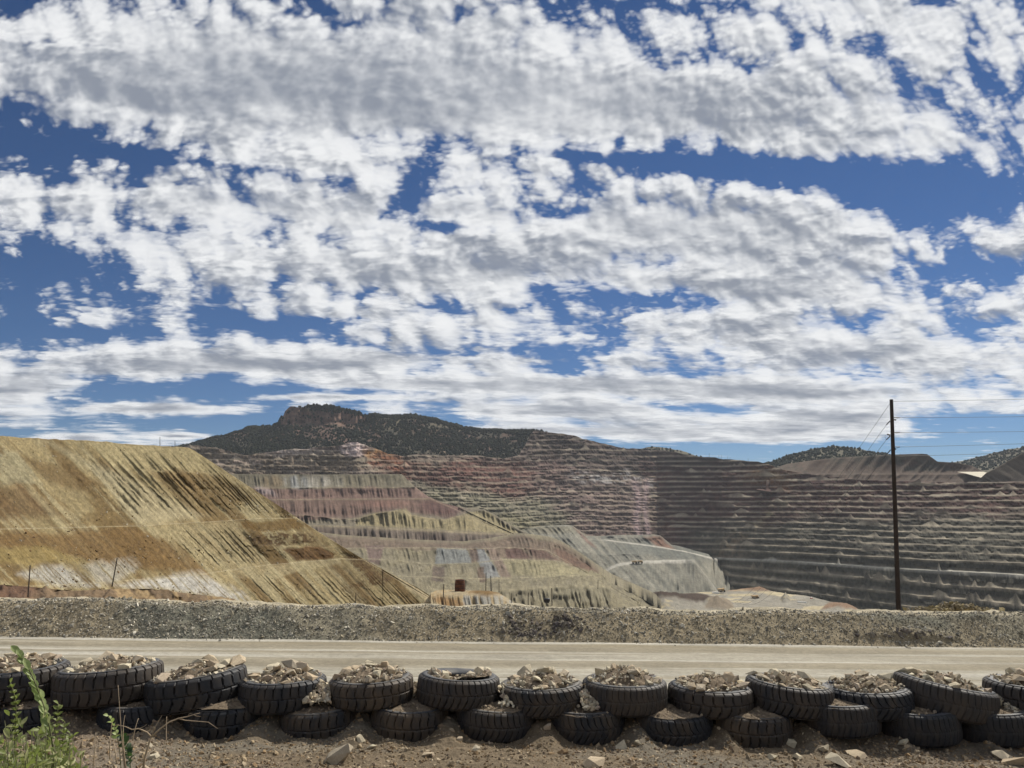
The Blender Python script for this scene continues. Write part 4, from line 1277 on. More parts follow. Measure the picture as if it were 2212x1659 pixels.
# stones strewn over the ochre dump
lv = np.zeros(len(LD.data.vertices) * 3, np.float32); LD.data.vertices.foreach_get('co', lv)
nc_ = len(np.arange(-70, 1010.01, 1.25)); lv = lv.reshape(-1, nc_, 3).astype(float)
p, a, b = scatter_on(lv, 9000, lambda x, y: np.where(y > curve(LD_TOP, x) + 4, np.clip((fbm(x * 0.02, y * 0.04, 4, 651) - 0.42) * 3, 0.05, 0.8), 0))
sz = 0.10 + 0.28 * rng.random(len(p)) ** 4
rubble('gravel', p, sz, np.array([lin(210, 186, 130), lin(150, 118, 70), lin(120, 92, 60), lin(226, 214, 184)])[rng.integers(0, 4, len(p))] * (0.7 + 0.5 * rng.random((len(p), 1))), M_STONE)
# stones on the foreground slope
n = 34000
fx_ = rng.uniform(-16, 17, n); fy_ = rng.uniform(17.0, 24.0, n)
k = rng.random(n) < 0.3 + 0.9 * (fbm(fx_ * 0.5, fy_ * 0.5, 3, 881) - 0.2)
fx_, fy_ = fx_[k], fy_[k]
sz = 0.014 + 0.035 * rng.random(len(fx_)) ** 2 + 0.07 * rng.random(len(fx_)) ** 14
fp = np.stack([fx_, fy_, fore_z(fx_, fy_) + sz * 0.05], -1)
rubble('gravel', fp, sz, np.array([lin(160, 140, 108), lin(140, 122, 100), lin(178, 160, 130), lin(150, 124, 88)])[rng.integers(0, 4, len(fx_))] * (0.95 + 0.7 * rng.random((len(fx_), 1))), M_STONE)


# ------------------------------------------------------------------ tyres
def mat_rubber(name, dust, amount, base=(0.018, 0.020, 0.024, 1)):
    m = bpy.data.materials.new(name); m.use_nodes = True
    nt = m.node_tree; N, L = nt.nodes, nt.links
    b = N['Principled BSDF']; b.inputs['Roughness'].default_value = 0.62; b.inputs['Specular IOR Level'].default_value = 0.4
    tc = N.new('ShaderNodeTexCoord')
    oi = N.new('ShaderNodeObjectInfo')
    mp = N.new('ShaderNodeVectorMath'); mp.operation = 'MULTIPLY_ADD'
    mp.inputs[1].default_value = (1, 1, 0.35)
    L.new(tc.outputs['Object'], mp.inputs[0]); L.new(oi.outputs['Location'], mp.inputs[2])
    n1 = N.new('ShaderNodeTexNoise'); n1.inputs['Scale'].default_value = 2.6; n1.inputs['Detail'].default_value = 7; n1.inputs['Roughness'].default_value = 0.7
    L.new(mp.outputs[0], n1.inputs['Vector'])
    mr = N.new('ShaderNodeMapRange'); mr.inputs['From Min'].default_value = 0.42; mr.inputs['From Max'].default_value = 0.72
    mr.inputs['To Max'].default_value = amount
    ad = N.new('ShaderNodeMath'); ad.operation = 'MULTIPLY_ADD'; ad.inputs[1].default_value = 0.22
    L.new(oi.outputs['Random'], ad.inputs[0]); L.new(n1.outputs[0], ad.inputs[2])
    sb = N.new('ShaderNodeMath'); sb.operation = 'SUBTRACT'; sb.inputs[1].default_value = 0.08
    L.new(ad.outputs[0], sb.inputs[0]); L.new(sb.outputs[0], mr.inputs['Value'])
    mx = N.new('ShaderNodeMix'); mx.data_type = 'RGBA'
    mx.inputs[6].default_value = base; mx.inputs[7].default_value = (*dust, 1)
    L.new(mr.outputs[0], mx.inputs[0]); L.new(mx.outputs[2], b.inputs['Base Color'])
    n2 = N.new('ShaderNodeTexNoise'); n2.inputs['Scale'].default_value = 30; n2.inputs['Detail'].default_value = 4
    L.new(tc.outputs['Object'], n2.inputs['Vector'])
    bp = N.new('ShaderNodeBump'); bp.inputs['Distance'].default_value = 0.008; bp.inputs['Strength'].default_value = 0.8
    L.new(n2.outputs[0], bp.inputs['Height']); L.new(bp.outputs[0], b.inputs['Normal'])
    return m


DUST = tuple(lin(128, 108, 80))
M_RUB = mat_rubber('rubber', DUST, 0.22)
M_RUBD = mat_rubber('dusty rubber', DUST, 0.42)
M_SIDE = mat_rubber('sidewall rubber', tuple(lin(150, 140, 122)), 0.35, (0.05, 0.054, 0.062, 1))  # base lightened and bluish: sunlit sheen of the sidewalls put into the colour


def tyre_meshes(N_l, slant, depth, gw, row_shift, mat):
    """tread and sidewall of one tyre lying flat: unit outer radius, 0.70 tall"""
    NA = N_l * 9
    th = np.arange(NA) * 2 * np.pi / NA
    zz = np.concatenate([[-0.345, -0.332], np.linspace(-0.315, 0.315, 23), [0.332, 0.345]])
    rr = 1.0 - 0.018 * (zz / 0.25) ** 2 - 0.07 * np.clip((np.abs(zz) - 0.28) / 0.065, 0, 1) ** 2
    TH, ZZ = np.meshgrid(th, zz); RR = np.repeat(rr[:, None], NA, 1)
    ph = TH * N_l / (2 * np.pi)
    up = ZZ > 0
    ph = ph + np.where(up, 0.0, row_shift) + slant * np.abs(ZZ) / 0.3 + 0.12 * np.sin(ZZ * 14)
    fr = np.abs((ph % 1.0) - 0.5)
    g = sst(fr, 0.5 - gw, 0.5 - gw * 0.45)
    reach = sst(np.abs(ZZ), 0.05, 0.10)
    g = g * (0.45 + 0.55 * reach)
    g = np.maximum(g, 0.7 * np.exp(-((ZZ - 0.012 * np.sin(ph * 2 * np.pi)) / 0.012) ** 2))
    wear = (fbm(TH * 3 / np.pi, ZZ * 4, 3, N_l) - 0.5) * 0.012
    RR = RR - depth * g + wear
    V = np.stack([RR * np.cos(TH), RR * np.sin(TH), ZZ + 0.35], -1)
    tread = link_mesh('tread', V, grid_faces(len(zz), NA, True)[:, ::-1], mat=mat, smooth=False)
    # sidewalls and the hollow inside, one closed ring joined to the tread edges
    prof = [(V[-1, :, 0].copy(), V[-1, :, 1].copy(), None)]
    pr = [(0.90, 0.703), (0.82, 0.708), (0.74, 0.700), (0.66, 0.675), (0.60, 0.635), (0.575, 0.60), (0.58, 0.57), (0.64, 0.56), (0.78, 0.58), (0.87, 0.52), (0.90, 0.35),
          (0.87, 0.18), (0.78, 0.12), (0.64, 0.14), (0.58, 0.13), (0.575, 0.10), (0.60, 0.065), (0.66, 0.025), (0.74, 0.0), (0.82, -0.008), (0.90, -0.003)]
    rows = [V[-1]]
    for r, z in pr:
        rows.append(np.stack([r * np.cos(th), r * np.sin(th), np.full(NA, z)], -1))
    rows.append(V[0])
    S = np.stack(rows)
    side = link_mesh('sidewall', S, grid_faces(len(S), NA, True)[:, ::-1], mat=M_SIDE, smooth=True)
    return tread, side


VARIANTS = [tyre_meshes(34, 0.10, 0.045, 0.075, 0.5, M_RUB), tyre_meshes(40, 0.55, 0.040, 0.085, 0.5, M_RUB),
            tyre_meshes(30, 0.0, 0.050, 0.07, 0.0, M_RUBD), tyre_meshes(38, 0.9, 0.038, 0.085, 0.4, M_RUBD),
            tyre_meshes(46, 0.3, 0.020, 0.10, 0.5, M_RUB), tyre_meshes(27, 0.25, 0.055, 0.06, 0.5, M_RUB)]


def place_tyre(var, label, group, loc, r, rot, hs=1.0):
    t = thing('tyre', label, 'tyre', loc, rot, group)
    for src in VARIANTS[var]:
        c = src.copy(); COL.objects.link(c); c.parent = t
    t.scale = (r * rng.uniform(0.97, 1.03), r * rng.uniform(0.97, 1.03), r * hs * rng.uniform(0.95, 1.05))
    return t


# upper row: middle x, left x, right x, row of the front top edge, roll (right side up), pitch (back up), pattern, height, label, label for its rocks
UP = [
    (36, -60, 131, 1459, 2, 0, 0, 0.85, 'tyre at the left end of the upper row, behind the arching leafy stem'),
    (238, 138, 338, 1465, 3.5, -2, 0, 0.85, 'big chunky-lugged upper tyre heaped with rocks just right of the arching leafy stem'),
    (430, 333, 527, 1477, 7, -1, 5, 0.85, 'upper tyre with clean lugs whose right side is cocked up, above the dead twig'),
    (612, 525, 700, 1487, 1, -2, 0, 0.85, 'upper tyre filled with large blocky rocks, fourth in the upper row from the left'),
    (803, 720, 887, 1480, 2, -1, 2, 0.85, 'straight-lugged upper tyre with a gravel patch, fifth from the left'),
    (989, 904, 1074, 1482, -3, -3, 1, 0.85, 'half-empty upper tyre showing its bare grey inside wall'),
    (1170, 1084, 1255, 1495, 1, -1, 3, 0.85, 'upper tyre caked with gravelly dirt around its middle, right of the half-empty one'),
    (1349, 1262, 1435, 1492, 0, -1, 4, 0.85, 'dark upper tyre heaped highest with rocks, second to the right of the half-empty one'),
    (1534, 1451, 1616, 1500, -1, -1, 5, 0.85, 'upper tyre tightly crowded by its right neighbour, fifth from the right in the upper row'),
    (1701, 1615, 1788, 1497, -5, -1, 1, 0.85, 'upper tyre sloping down to the right, just left of the tan dusted one'),
    (1874, 1790, 1958, 1502, 2, -1, 3, 0.85, 'tan dusted upper tyre below the utility pole'),
    (2034, 1941, 2126, 1500, -10, -1, 4, 0.85, 'strongly tilted black upper tyre right of the tan dusted one'),
    (2228, 2143, 2312, 1497, -2, -1, 0, 0.85, 'tyre cut off by the right border in the upper row'),
]
WHERE = ['behind the arching leafy stem', 'just right of the arching leafy stem', 'above the dead twig', 'fourth from the left in the upper row',
         'fifth from the left in the upper row', 'that is half empty', 'right of the half-empty one', 'second to the right of the half-empty one',
         'fifth from the right in the upper row', 'left of the tan dusted one', 'below the utility pole', 'right of the tan dusted one', 'at the right border']
G_UP = 'tyres in the upper row of the retaining wall'
G_LO = 'half-buried tyres in the lower row of the retaining wall'
fill_p, fill_s = [], []
soil_V, soil_F, soil_off = [], [], 0
rock_n = 0


def add_soil(T, r, z0, dome, hole=None, nr=10, na=40, seed=0):
    """earth filling a tyre, in the tyre's own axes"""
    global soil_off
    a = np.arange(na) * 2 * np.pi / na
    rows = [np.zeros((na, 3)) + [0, 0, z0 + dome]]
    for i in range(1, nr + 1):
        q = i / nr * r
        rows.append(np.stack([q * np.cos(a), q * np.sin(a), np.full(na, z0 + dome * (1 - (i / nr) ** 2))], -1))
    V = np.stack(rows)
    V[..., 2] += (fbm(V[..., 0] * 4 + seed * 7, V[..., 1] * 4, 4, 900 + seed) - 0.5) * 0.14
    if hole is not None:
        V[..., 2] -= hole(V[..., 0], V[..., 1])
    M = np.array(T)
    V = V @ M[:3, :3].T + M[:3, 3]
    soil_V.append(V.reshape(-1, 3)); soil_F.append(grid_faces(nr + 1, na, True) + soil_off); soil_off += V.shape[0] * na
    return V


YC = 24.4
for i, (cx, lx, rx, fy, roll, pit, var, hs, label) in enumerate(UP):
    r = (rx - lx) / 2 / FPX * YC * 1.035
    rim = P(cx, fy, YC - r)
    top = rim[2] + math.sin(R(-pit)) * 0
    hgt = 0.70 * r * hs
    loc = Vector((float(P(cx, fy, YC)[0]), YC, float(rim[2]) - hgt))
    rot = Euler((R(pit), R(-roll), rng.uniform(0, 6.28)), 'XYZ')
    # spin about the tyre's own axis first, then lean it
    mat = Matrix.Rotation(R(-roll), 4, 'Y') @ Matrix.Rotation(R(pit), 4, 'X') @ Matrix.Rotation(rng.uniform(0, 6.28), 4, 'Z')
    t = place_tyre(var, label, G_UP, loc, r, mat.to_euler(), hs)
    LM = Matrix.Translation(loc) @ Matrix.Rotation(R(-roll), 4, 'Y') @ Matrix.Rotation(R(pit), 4, 'X')
    half = (i == 5)
    ztop = hgt * (0.92 if not half else 0.80)
    dome = 0.30 if i != 7 else 0.42
    if half:
        hole = lambda x, y: 0.16 * sst(-np.hypot(x + 0.1, y - 0.05), -0.7, -0.3) - 0.32 * np.exp(-((x + 0.75) / 0.35) ** 2 - (y / 0.6) ** 2) - 0.27 * sst(x - 0.5 * y, 0.1, 0.6)
        add_soil(LM, 0.76 * r, ztop, 0.0, hole, seed=i)
    else:
        add_soil(LM, 0.72 * r, ztop, dome, seed=i)
    M = np.array(LM)

    def surf(x, y):
        q = np.hypot(x, y) / (0.72 * r)
        z = ztop + dome * (1 - np.minimum(q, 1.25) ** 2)
        if half: z = ztop - hole(x, y) - 0.02
        return z
    # small stones
    m = 260
    a = rng.uniform(0, 2 * np.pi, m); q = np.sqrt(rng.random(m)) * r * (0.84 if not half else 0.72)
    x, y = q * np.cos(a), q * np.sin(a)
    s = 0.025 + 0.05 * rng.random(m) ** 2
    p = np.stack([x, y, np.maximum(surf(x, y), np.where(np.hypot(x, y) > 0.66 * r, hgt * 1.0, -9)) + s * 0.5], -1)
    if half: p = np.stack([x, y, surf(x, y) + s * 0.5], -1)
    fill_p.append(p @ M[:3, :3].T + M[:3, 3]); fill_s.append(s)
    # the big rocks, each its own object
    nb = 23 if not half else 10
    placed = []
    tries = 0
    while len(placed) < nb and tries < 900:
        tries += 1
        a = rng.uniform(0, 2 * np.pi); q = math.sqrt(rng.random()) * r * 0.82
        x, y = q * math.cos(a), q * math.sin(a)
        if half and (x < 0.15 and not (x < -0.2 and y > 0.1)): continue
        s = (0.085 + 0.16 * rng.random() ** 1.5) * (1.15 if i in (3, 2, 9) else 1.0)
        if rng.random() < 0.12: s *= 1.3
        if any((x - X) ** 2 + (y - Y) ** 2 < (0.75 * (s + S)) ** 2 for X, Y, S in placed): continue
        placed.append((x, y, s))
        z = float(surf(np.array(x), np.array(y)))
        if not half and math.hypot(x, y) > 0.62 * r: z = max(z, hgt * 0.98)
        wp = LM @ Vector((x, y, z + s * 0.35))
        o = bpy.data.objects.new('rock', ROCKS[rock_n % len(ROCKS)])
        COL.objects.link(o)
        o.location = wp; o.scale = (s, s, s)
        o.rotation_euler = (rng.uniform(-0.5, 0.5), rng.uniform(-0.5, 0.5), rng.uniform(0, 6.28))
        tag(o, 'angular broken rock heaped in the upper tyre ' + WHERE[i], 'rock', 'rocks in the upper tyre ' + WHERE[i])
        rock_n += 1

# lower row: middle x, row of the bottom edge, forward offset, pattern, label
LO = [
    (85, 1600, 3, 'lower tyre in deep shade behind the leafy shrub'),
    (302, 1604, 3, 'lower tyre with stony earth on top, left of the dead twig'),
    (488, 1599, 2, 'lower tyre with deep upright lugs behind the tip of the dead twig'),
    (693, 1613, 2, 'deep-lugged lower tyre below a spill of blocky rocks, straight above the big pale boulder'),
    (884, 1610, 2, 'brown lower tyre with two rows of square lugs, right of the big boulder'),
    (1070, 1608, 1, 'worn lower tyre with slanted lugs, lowest under the half-empty tyre'),
    (1267, 1617, 3, 'dark worn lower tyre with rock chips on top, midway along the lower row'),
    (1452, 1620, 3, 'lower tyre with zigzag lugs, left of the tan streaked one'),
    (1623, 1621, 2, 'lower tyre streaked with tan mud, with straight split lugs'),
    (1815, 1600, 4, 'lower tyre almost wholly buried in the dirt, right of the tan streaked one'),
    (1985, 1617, 4, 'smooth dark lower tyre topped by a patch of yellow dirt'),
    (2145, 1617, 4, 'lower tyre nearest the right border, under a slide of broken rock'),
]
low_stone, low_s = [], []
for i, (cx, by_, var, label) in enumerate(LO):
    r = 1.20
    yf = 22.85
    bot = P(cx, by_, yf)
    hgt = 0.70 * r
    loc = Vector((float(P(cx, by_, yf + r)[0]), yf + r, float(bot[2]) - 0.02))
    pit = rng.uniform(-2, 2)
    mat = Matrix.Rotation(R(rng.uniform(-3, 3)), 4, 'Y') @ Matrix.Rotation(R(pit), 4, 'X') @ Matrix.Rotation(rng.uniform(0, 6.28), 4, 'Z')
    place_tyre(var, label, G_LO, loc, r, mat.to_euler(), 1.0)
    LM = Matrix.Translation(loc)
    add_soil(LM, 0.93 * r, hgt * 0.97, 0.10, None, seed=30 + i)
    m = 160
    a = rng.uniform(0, 2 * np.pi, m); q = np.sqrt(rng.random(m)) * r * 0.88
    x, y = q * np.cos(a), q * np.sin(a)
    s = 0.018 + 0.04 * rng.random(m) ** 3
    M = np.array(LM)
    low_stone.append(np.stack([x, y, hgt * 0.97 + 0.10 * (1 - (q / r) ** 2) + s * 0.4], -1) @ M[:3, :3].T + M[:3, 3]); low_s.append(s)

for tr, sd in VARIANTS:      # the pattern meshes live on in the copies
    bpy.data.objects.remove(tr); bpy.data.objects.remove(sd)

# earth packed behind and between the tyres, up to the edge of the road
def emb_z(X, Y):
    return road_z(X) + np.interp(Y, [23.3, 23.8, 24.3, 24.8, 25.3, 26.7], [-1.15, -0.75, -0.20, 0.22, 0.24, -0.06]) + wave(X, Y, 1.5, 0.10, 891) + wave(X, Y, 6, 0.04, 892, 3)


sheet('embankment', np.linspace(-32, 34, 620), np.linspace(23.3, 26.7, 50), emb_z, M_SOIL,
      lambda X, Y, Z: (np.zeros(X.shape + (3,)) + lin(148, 130, 104)) * (0.7 + 0.6 * fbm(X * 4, Y * 5, 4, 893))[..., None], smooth=False)

# stones that slid down between two upper tyres
for (cx, cy, Yd, m, sp) in ((712, 1508, 24.0, 60, 26), (705, 1530, 23.4, 40, 20), (1258, 1520, 23.8, 55, 20), (1268, 1545, 23.3, 60, 26), (1095, 1535, 23.4, 40, 18), (2122, 1520, 23.9, 60, 20), (2135, 1545, 23.3, 90, 30)):
    yy = rng.uniform(23.25, 24.1, m)
    xx = (cx - CXP) / FPX * 23.7 + rng.normal(size=m) * sp * 0.45 / FPX * 23.7
    p = np.stack([xx, yy, -5.97 - 0.0206 * xx + 0.06 + 0.55 * (yy - 23.25)], -1)
    fill_p.append(p); fill_s.append(0.03 + 0.09 * rng.random(m) ** 2)
m = 900
ex = rng.uniform(-16, 17, m); ey = rng.uniform(24.0, 25.6, m); es = 0.03 + 0.09 * rng.random(m) ** 2
fill_p.append(np.stack([ex, ey, emb_z(ex, ey) + es * 0.4], -1)); fill_s.append(es)
fp = np.concatenate(fill_p); fs = np.concatenate(fill_s)
rubble('rubble', fp, fs, np.array(TANS)[rng.integers(0, 7, len(fp))] * (1.1 + 0.75 * rng.random((len(fp), 1))), M_STONE)
lp = np.concatenate(low_stone); ls = np.concatenate(low_s)
rubble('rubble', lp, ls, np.array([lin(150, 134, 112), lin(126, 112, 94), lin(168, 150, 122)])[rng.integers(0, 3, len(lp))] * (1.0 + 0.6 * rng.random((len(lp), 1))), M_STONE)
sv = np.concatenate(soil_V)
struct(link_mesh('soil', sv, np.concatenate(soil_F), mat=M_SOIL, col=(np.zeros((len(sv), 3)) + lin(146, 128, 104)) * (0.75 + 0.5 * rng.random((len(sv), 1))), smooth=False), 'stuff')

# ------------------------------------------------------------------ single boulders on the slope
BL = [(733, 1645, 0.62, 'big pale flat-faced boulder at the bottom edge of the foreground slope'),
      (799, 1616, 0.20, 'rounded tan stone above and right of the big pale boulder'),
      (779, 1598, 0.20, 'grey block leaning in the tyre shadow right of the big pale boulder'),
      (924, 1632, 0.17, 'small brown stone on lit gravel below the square-lugged lower tyre'),
      (1027, 1622, 0.20, 'dark brown stone just below the slanted-lug lower tyre'),
      (992, 1600, 0.15, 'pale chip on the dirt peak right of the square-lugged lower tyre'),
      (1184, 1573, 0.24, 'tan block wedged under the dirt caked upper tyre'),
      (1341, 1618, 0.30, 'ochre boulder between the two lower tyres right of the middle'),
      (1377, 1608, 0.16, 'thin grey upright stone right of the ochre boulder'),
      (1284, 1654, 0.30, 'tan split rock at the bottom edge right of the middle'),
      (1670, 1640, 0.18, 'tan stone below the mud streaked lower tyre'),
      (1721, 1640, 0.20, 'brown rounded stone right of the mud streaked lower tyre'),
      (1714, 1608, 0.25, 'ochre rock in the dirt beside the mud streaked lower tyre'),
      (1779, 1619, 0.22, 'tan angular rock below the nearly buried lower tyre'),
      (1852, 1635, 0.30, 'steep sided tan rock below the nearly buried lower tyre'),
      (1812, 1652, 0.36, 'flat tan slab at the bottom edge right of the middle'),
      (1951, 1606, 0.20, 'round dark stone left of the yellow-topped lower tyre'),
      (1978, 1612, 0.13, 'small grey stone touching the yellow-topped lower tyre'),
      (2161, 1635, 0.28, 'tan block near the bottom right corner'),
      (2195, 1650, 0.34, 'large dark rock in the bottom right corner'),
      (330, 1640, 0.22, 'grey cobble on the dirt beneath the dead twig'),
      (322, 1615, 0.16, 'square brown stone set in the dirt left of the dead twig')]
for i, (bx_, by_, s, lab) in enumerate(BL):
    # drop the stone on the slope under its pixel
    ray = P(bx_, by_, 1.0)
    Yq = np.linspace(16, 24.5, 600)
    zz = fore_z(ray[0] * Yq, Yq) - ray[2] * Yq
    hit = Yq[np.argmax(zz > 0)] if (zz > 0).any() else 20.6
    o = bpy.data.objects.new('boulder' if s > 0.28 else 'rock', ROCKS[(i * 5 + 3) % len(ROCKS)])
    COL.objects.link(o)
    o.location = (ray[0] * hit, hit, float(fore_z(ray[0] * hit, hit)) + s * 0.12)
    o.scale = (s * 0.82, s * 0.82, s * 0.9)
    o.rotation_euler = (rng.uniform(-0.4, 0.4), rng.uniform(-0.4, 0.4), rng.uniform(0, 6.28))
    tag(o, lab, 'rock', 'rocks on the foreground slope')


# ------------------------------------------------------------------ tubes
def tube_np(pts, rad, k=8, cap=True):
    pts = np.asarray(pts, float); n = len(pts)
    rad = np.broadcast_to(np.asarray(rad, float), (n,))
    tg = np.gradient(pts, axis=0); tg /= np.linalg.norm(tg, axis=1, keepdims=True) + 1e-12
    ref = np.array([0, 0, 1.0]) if abs(tg[0, 2]) < 0.9 else np.array([1.0, 0, 0])
    u = np.cross(tg, ref); u /= np.linalg.norm(u, axis=1, keepdims=True) + 1e-12
    v = np.cross(tg, u)
    a = np.arange(k) * 2 * np.pi / k
    V = pts[:, None, :] + rad[:, None, None] * (np.cos(a)[None, :, None] * u[:, None, :] + np.sin(a)[None, :, None] * v[:, None, :])
    F = grid_faces(n, k, True)
    F3 = np.zeros((0, 3), int)
    V = V.reshape(-1, 3)
    if cap:
        V = np.vstack([V, pts[0], pts[-1]])
        b = n * k; i = np.arange(k); j = (i + 1) % k
        F3 = np.concatenate([np.stack([np.full(k, b), j, i], -1)[:, ::-1], np.stack([np.full(k, b + 1), (n - 1) * k + i, (n - 1) * k + j], -1)[:, ::-1]])
    return V, F, F3


class MB:
    def __init__(s): s.V, s.F, s.T, s.n = [], [], [], 0

    def add(s, V, F=None, T=None):
        s.V.append(np.asarray(V, float).reshape(-1, 3))
        if F is not None and len(F): s.F.append(np.asarray(F) + s.n)
        if T is not None and len(T): s.T.append(np.asarray(T) + s.n)
        s.n += len(s.V[-1])

    def tube(s, pts, rad, k=8): s.add(*tube_np(pts, rad, k)); return s

    def box(s, c, d, rz=0.0, taper=1.0):
        x, y, z = np.array(d) / 2
        V = np.array([[-x, -y, -z], [x, -y, -z], [x, y, -z], [-x, y, -z], [-x * taper, -y * taper, z], [x * taper, -y * taper, z], [x * taper, y * taper, z], [-x * taper, y * taper, z]])
        cs, sn = math.cos(rz), math.sin(rz)
        V = V @ np.array([[cs, sn, 0], [-sn, cs, 0], [0, 0, 1]]) + np.array(c)
        s.add(V, [[0, 3, 2, 1], [4, 5, 6, 7], [0, 1, 5, 4], [1, 2, 6, 5], [2, 3, 7, 6], [3, 0, 4, 7]]); return s

    def lathe(s, prof, k=20, c=(0, 0, 0)):
        a = np.arange(k) * 2 * np.pi / k
        V = np.stack([np.stack([r * np.cos(a), r * np.sin(a), np.full(k, z)], -1) for r, z in prof]) + np.array(c)
        s.add(V, grid_faces(len(prof), k, True)[:, ::-1]); return s

    def build(s, name, mat, parent=None, smooth=False, col=None):
        return link_mesh(name, np.concatenate(s.V), np.concatenate(s.F) if s.F else None, np.concatenate(s.T) if s.T else None, mat=mat, parent=parent, smooth=smooth, col=col)


# ------------------------------------------------------------------ utility pole and its wires
M_WOOD = mat_plain('weathered pole', lin(50, 40, 34), 0.85, var=0.3, scale=3, bump=0.01)
M_DARK = mat_plain('dark fittings', (0.03, 0.028, 0.028), 0.5, var=0.1)
M_WIRE = mat_plain('wire', (0.06, 0.06, 0.065), 0.5, var=0.05)
YP = 70.0
pb, pt_ = P(1942.0, 1352, YP), P(1925.5, 863, YP)
pole = thing('utility_pole', 'tall bare dark wooden utility pole rising behind the gravel berm at right', 'utility pole', tuple(pb))


def rel(p): return np.asarray(p) - pb


tt = np.linspace(0, 1, 24)[:, None]
MB().tube(rel(pb) * (1 - tt) + rel(pt_) * tt, np.linspace(0.222, 0.155, 24), 14).build('pole_shaft', M_WOOD, pole, True)
for (x0, y0, x1, y1, rr_) in ((1929.5, 902, 1943.5, 902.3, 0.030), (1929, 906.5, 1935.5, 907, 0.045), (1930, 934, 1943.5, 934.5, 0.030), (1930.5, 965.2, 1944, 965.6, 0.030), (1930.5, 971, 1935, 969.5, 0.05),
                              (1916.5, 938.2, 1923, 940, 0.045), (1914.5, 918, 1923, 909, 0.030), (1914.5, 950, 1923, 942, 0.030), (1916, 980.5, 1924, 971.5, 0.030)):
    a, b = rel(P(x0, y0, YP - 0.08)), rel(P(x1, y1, YP - 0.08))
    q = np.linspace(0, 1, 13)[:, None]
    rad = 1.75 * rr_ * (0.65 + 0.35 * (np.arange(13) % 2))
    MB().tube(a * (1 - q) + b * q, rad, 10).build('insulator', M_DARK, pole, True)
for pts in ([(1935, 906.5), (1938, 904.5), (1940, 902.5)], [(1930, 938), (1935, 937), (1940, 934.8)], [(1935, 969.5), (1939, 968), (1942, 965.8)], [(1916.5, 938.3), (1912, 941), (1911.5, 944), (1914.8, 949.5)]):
    MB().tube([rel(P(x, y, YP - 0.06)) for x, y in pts], 0.010, 5).build('jumper', M_WIRE, pole, True)
for (x0, y0, x1, y1, lab) in ((1929, 867, 2560, 852, 'topmost thin wire running right from the pole tip'), (1943, 902.2, 2560, 893, 'second wire from the top, running right from the pole'),
                              (1943, 934.4, 2560, 925, 'third wire from the top, running right from the pole'), (1943.5, 965.5, 2560, 945, 'fourth wire from the top, running right from the pole'),
                              (1929, 986, 2560, 963, 'lowest thin wire, running right below the insulators')):
    a, b = P(x0, y0, YP), P(x1, y1, 92.0)
    q = np.linspace(0, 1, 40)[:, None]
    c = a * (1 - q) + b * q
    c[:, 2] -= 4 * 0.10 * (q * (1 - q))[:, 0]
    tag(MB().tube(c, 0.018, 5).build('power_line', M_WIRE, None, True), lab, 'wire', 'wires running right from the utility pole')
for (x0, y0, x1, y1, x2, y2, lab) in ((1922.8, 871, 1837, 953, 1582, 1304, 'topmost wire slanting down to the left from the pole'), (1914.5, 918, 1862, 970.5, 1592, 1305, 'second wire slanting down to the left from the pole'),
                                      (1914.5, 950, 1890, 976, 1604, 1306, 'third wire slanting down to the left from the pole'), (1916, 980.5, 1910, 987, 1620, 1306, 'lowest wire slanting down to the left from the pole')):
    a, b = P(x0, y0, YP), P(x2, y2, 420.0)
    q = np.linspace(0, 1, 160)[:, None] ** 1.6
    c = a * (1 - q) + b * q
    c[:, 2] += 4 * 3.5 * (q * (1 - q))[:, 0] * -1
    tag(MB().tube(c, 0.015 + 0.03 * q[:, 0], 5).build('power_line', M_WIRE, None, True), lab, 'wire', 'wires slanting left from the utility pole')

# ------------------------------------------------------------------ thin posts beyond the berm
POSTS = [(65.3, 1221, 60.3, 1290, 50, 2.6, 'leftmost leaning post, dark against the yellow dump'), (253.3, 1205, 242, 1267, 100, 2.6, 'post leaning right on the rusty bank, against pale patches of the dump'),
         (769, 1280, 768, 1310, 60, 1.6, 'short thin post at the foot of the yellow dump left of the rusty tank'), (958.8, 1262, 956.5, 1312, 60, 2.2, 'tall post just left of the rusty tank'),
         (1050, 1237, 1049.5, 1276, 236, 1.9, 'taller of the two posts close together right of the rusty tank'), (1060, 1244, 1061, 1277, 236, 1.9, 'shorter of the two posts close together right of the rusty tank'),
         (1078, 1252, 1078, 1279, 240, 1.2, 'faint thin post at the right edge of the tank pad'), (1105.5, 1281, 1104.5, 1308, 110, 1.5, 'thin post on the pale track right of the tank pad'),
         (1141, 1280, 1141, 1308, 100, 1.5, 'left one of three thin posts right of the tank pad'), (1149.8, 1275, 1149.5, 1308, 100, 1.7, 'tallest, middle one of three thin posts right of the tank pad'),
         (1152.6, 1290, 1152.6, 1308, 100, 1.2, 'shortest, right one of three thin posts right of the tank pad'), (1191.8, 1270, 1192.5, 1308, 90, 2.0, 'dark post by the small dark drum in the middle'),
         (1253.5, 1291, 1253.5, 1308, 90, 1.3, 'thin short post left of the paler post pair'), (1275.8, 1288, 1275.8, 1308, 90, 1.3, 'thin short post left of the brown heap'),
         (1292, 1253, 1291.5, 1272, 700, 1.2, 'faint distant post on the pale track below the white haul road')]
M_POST = mat_plain('dark post', lin(52, 44, 40), 0.8, var=0.2)
for x0, y0, x1, y1, Yd, w, lab in POSTS:
    a, b = P(x1, y1, Yd), P(x0, y0, Yd)
    q = np.linspace(0, 1, 8)[:, None]
    rr_ = w / 2 / FPX * Yd
    o = MB().tube((a * (1 - q) + b * q) - a, np.linspace(rr_, rr_ * 0.85, 8), 8).build('post', M_POST, None, True)
    o.location = a
    tag(o, lab, 'post', 'posts beyond the berm')
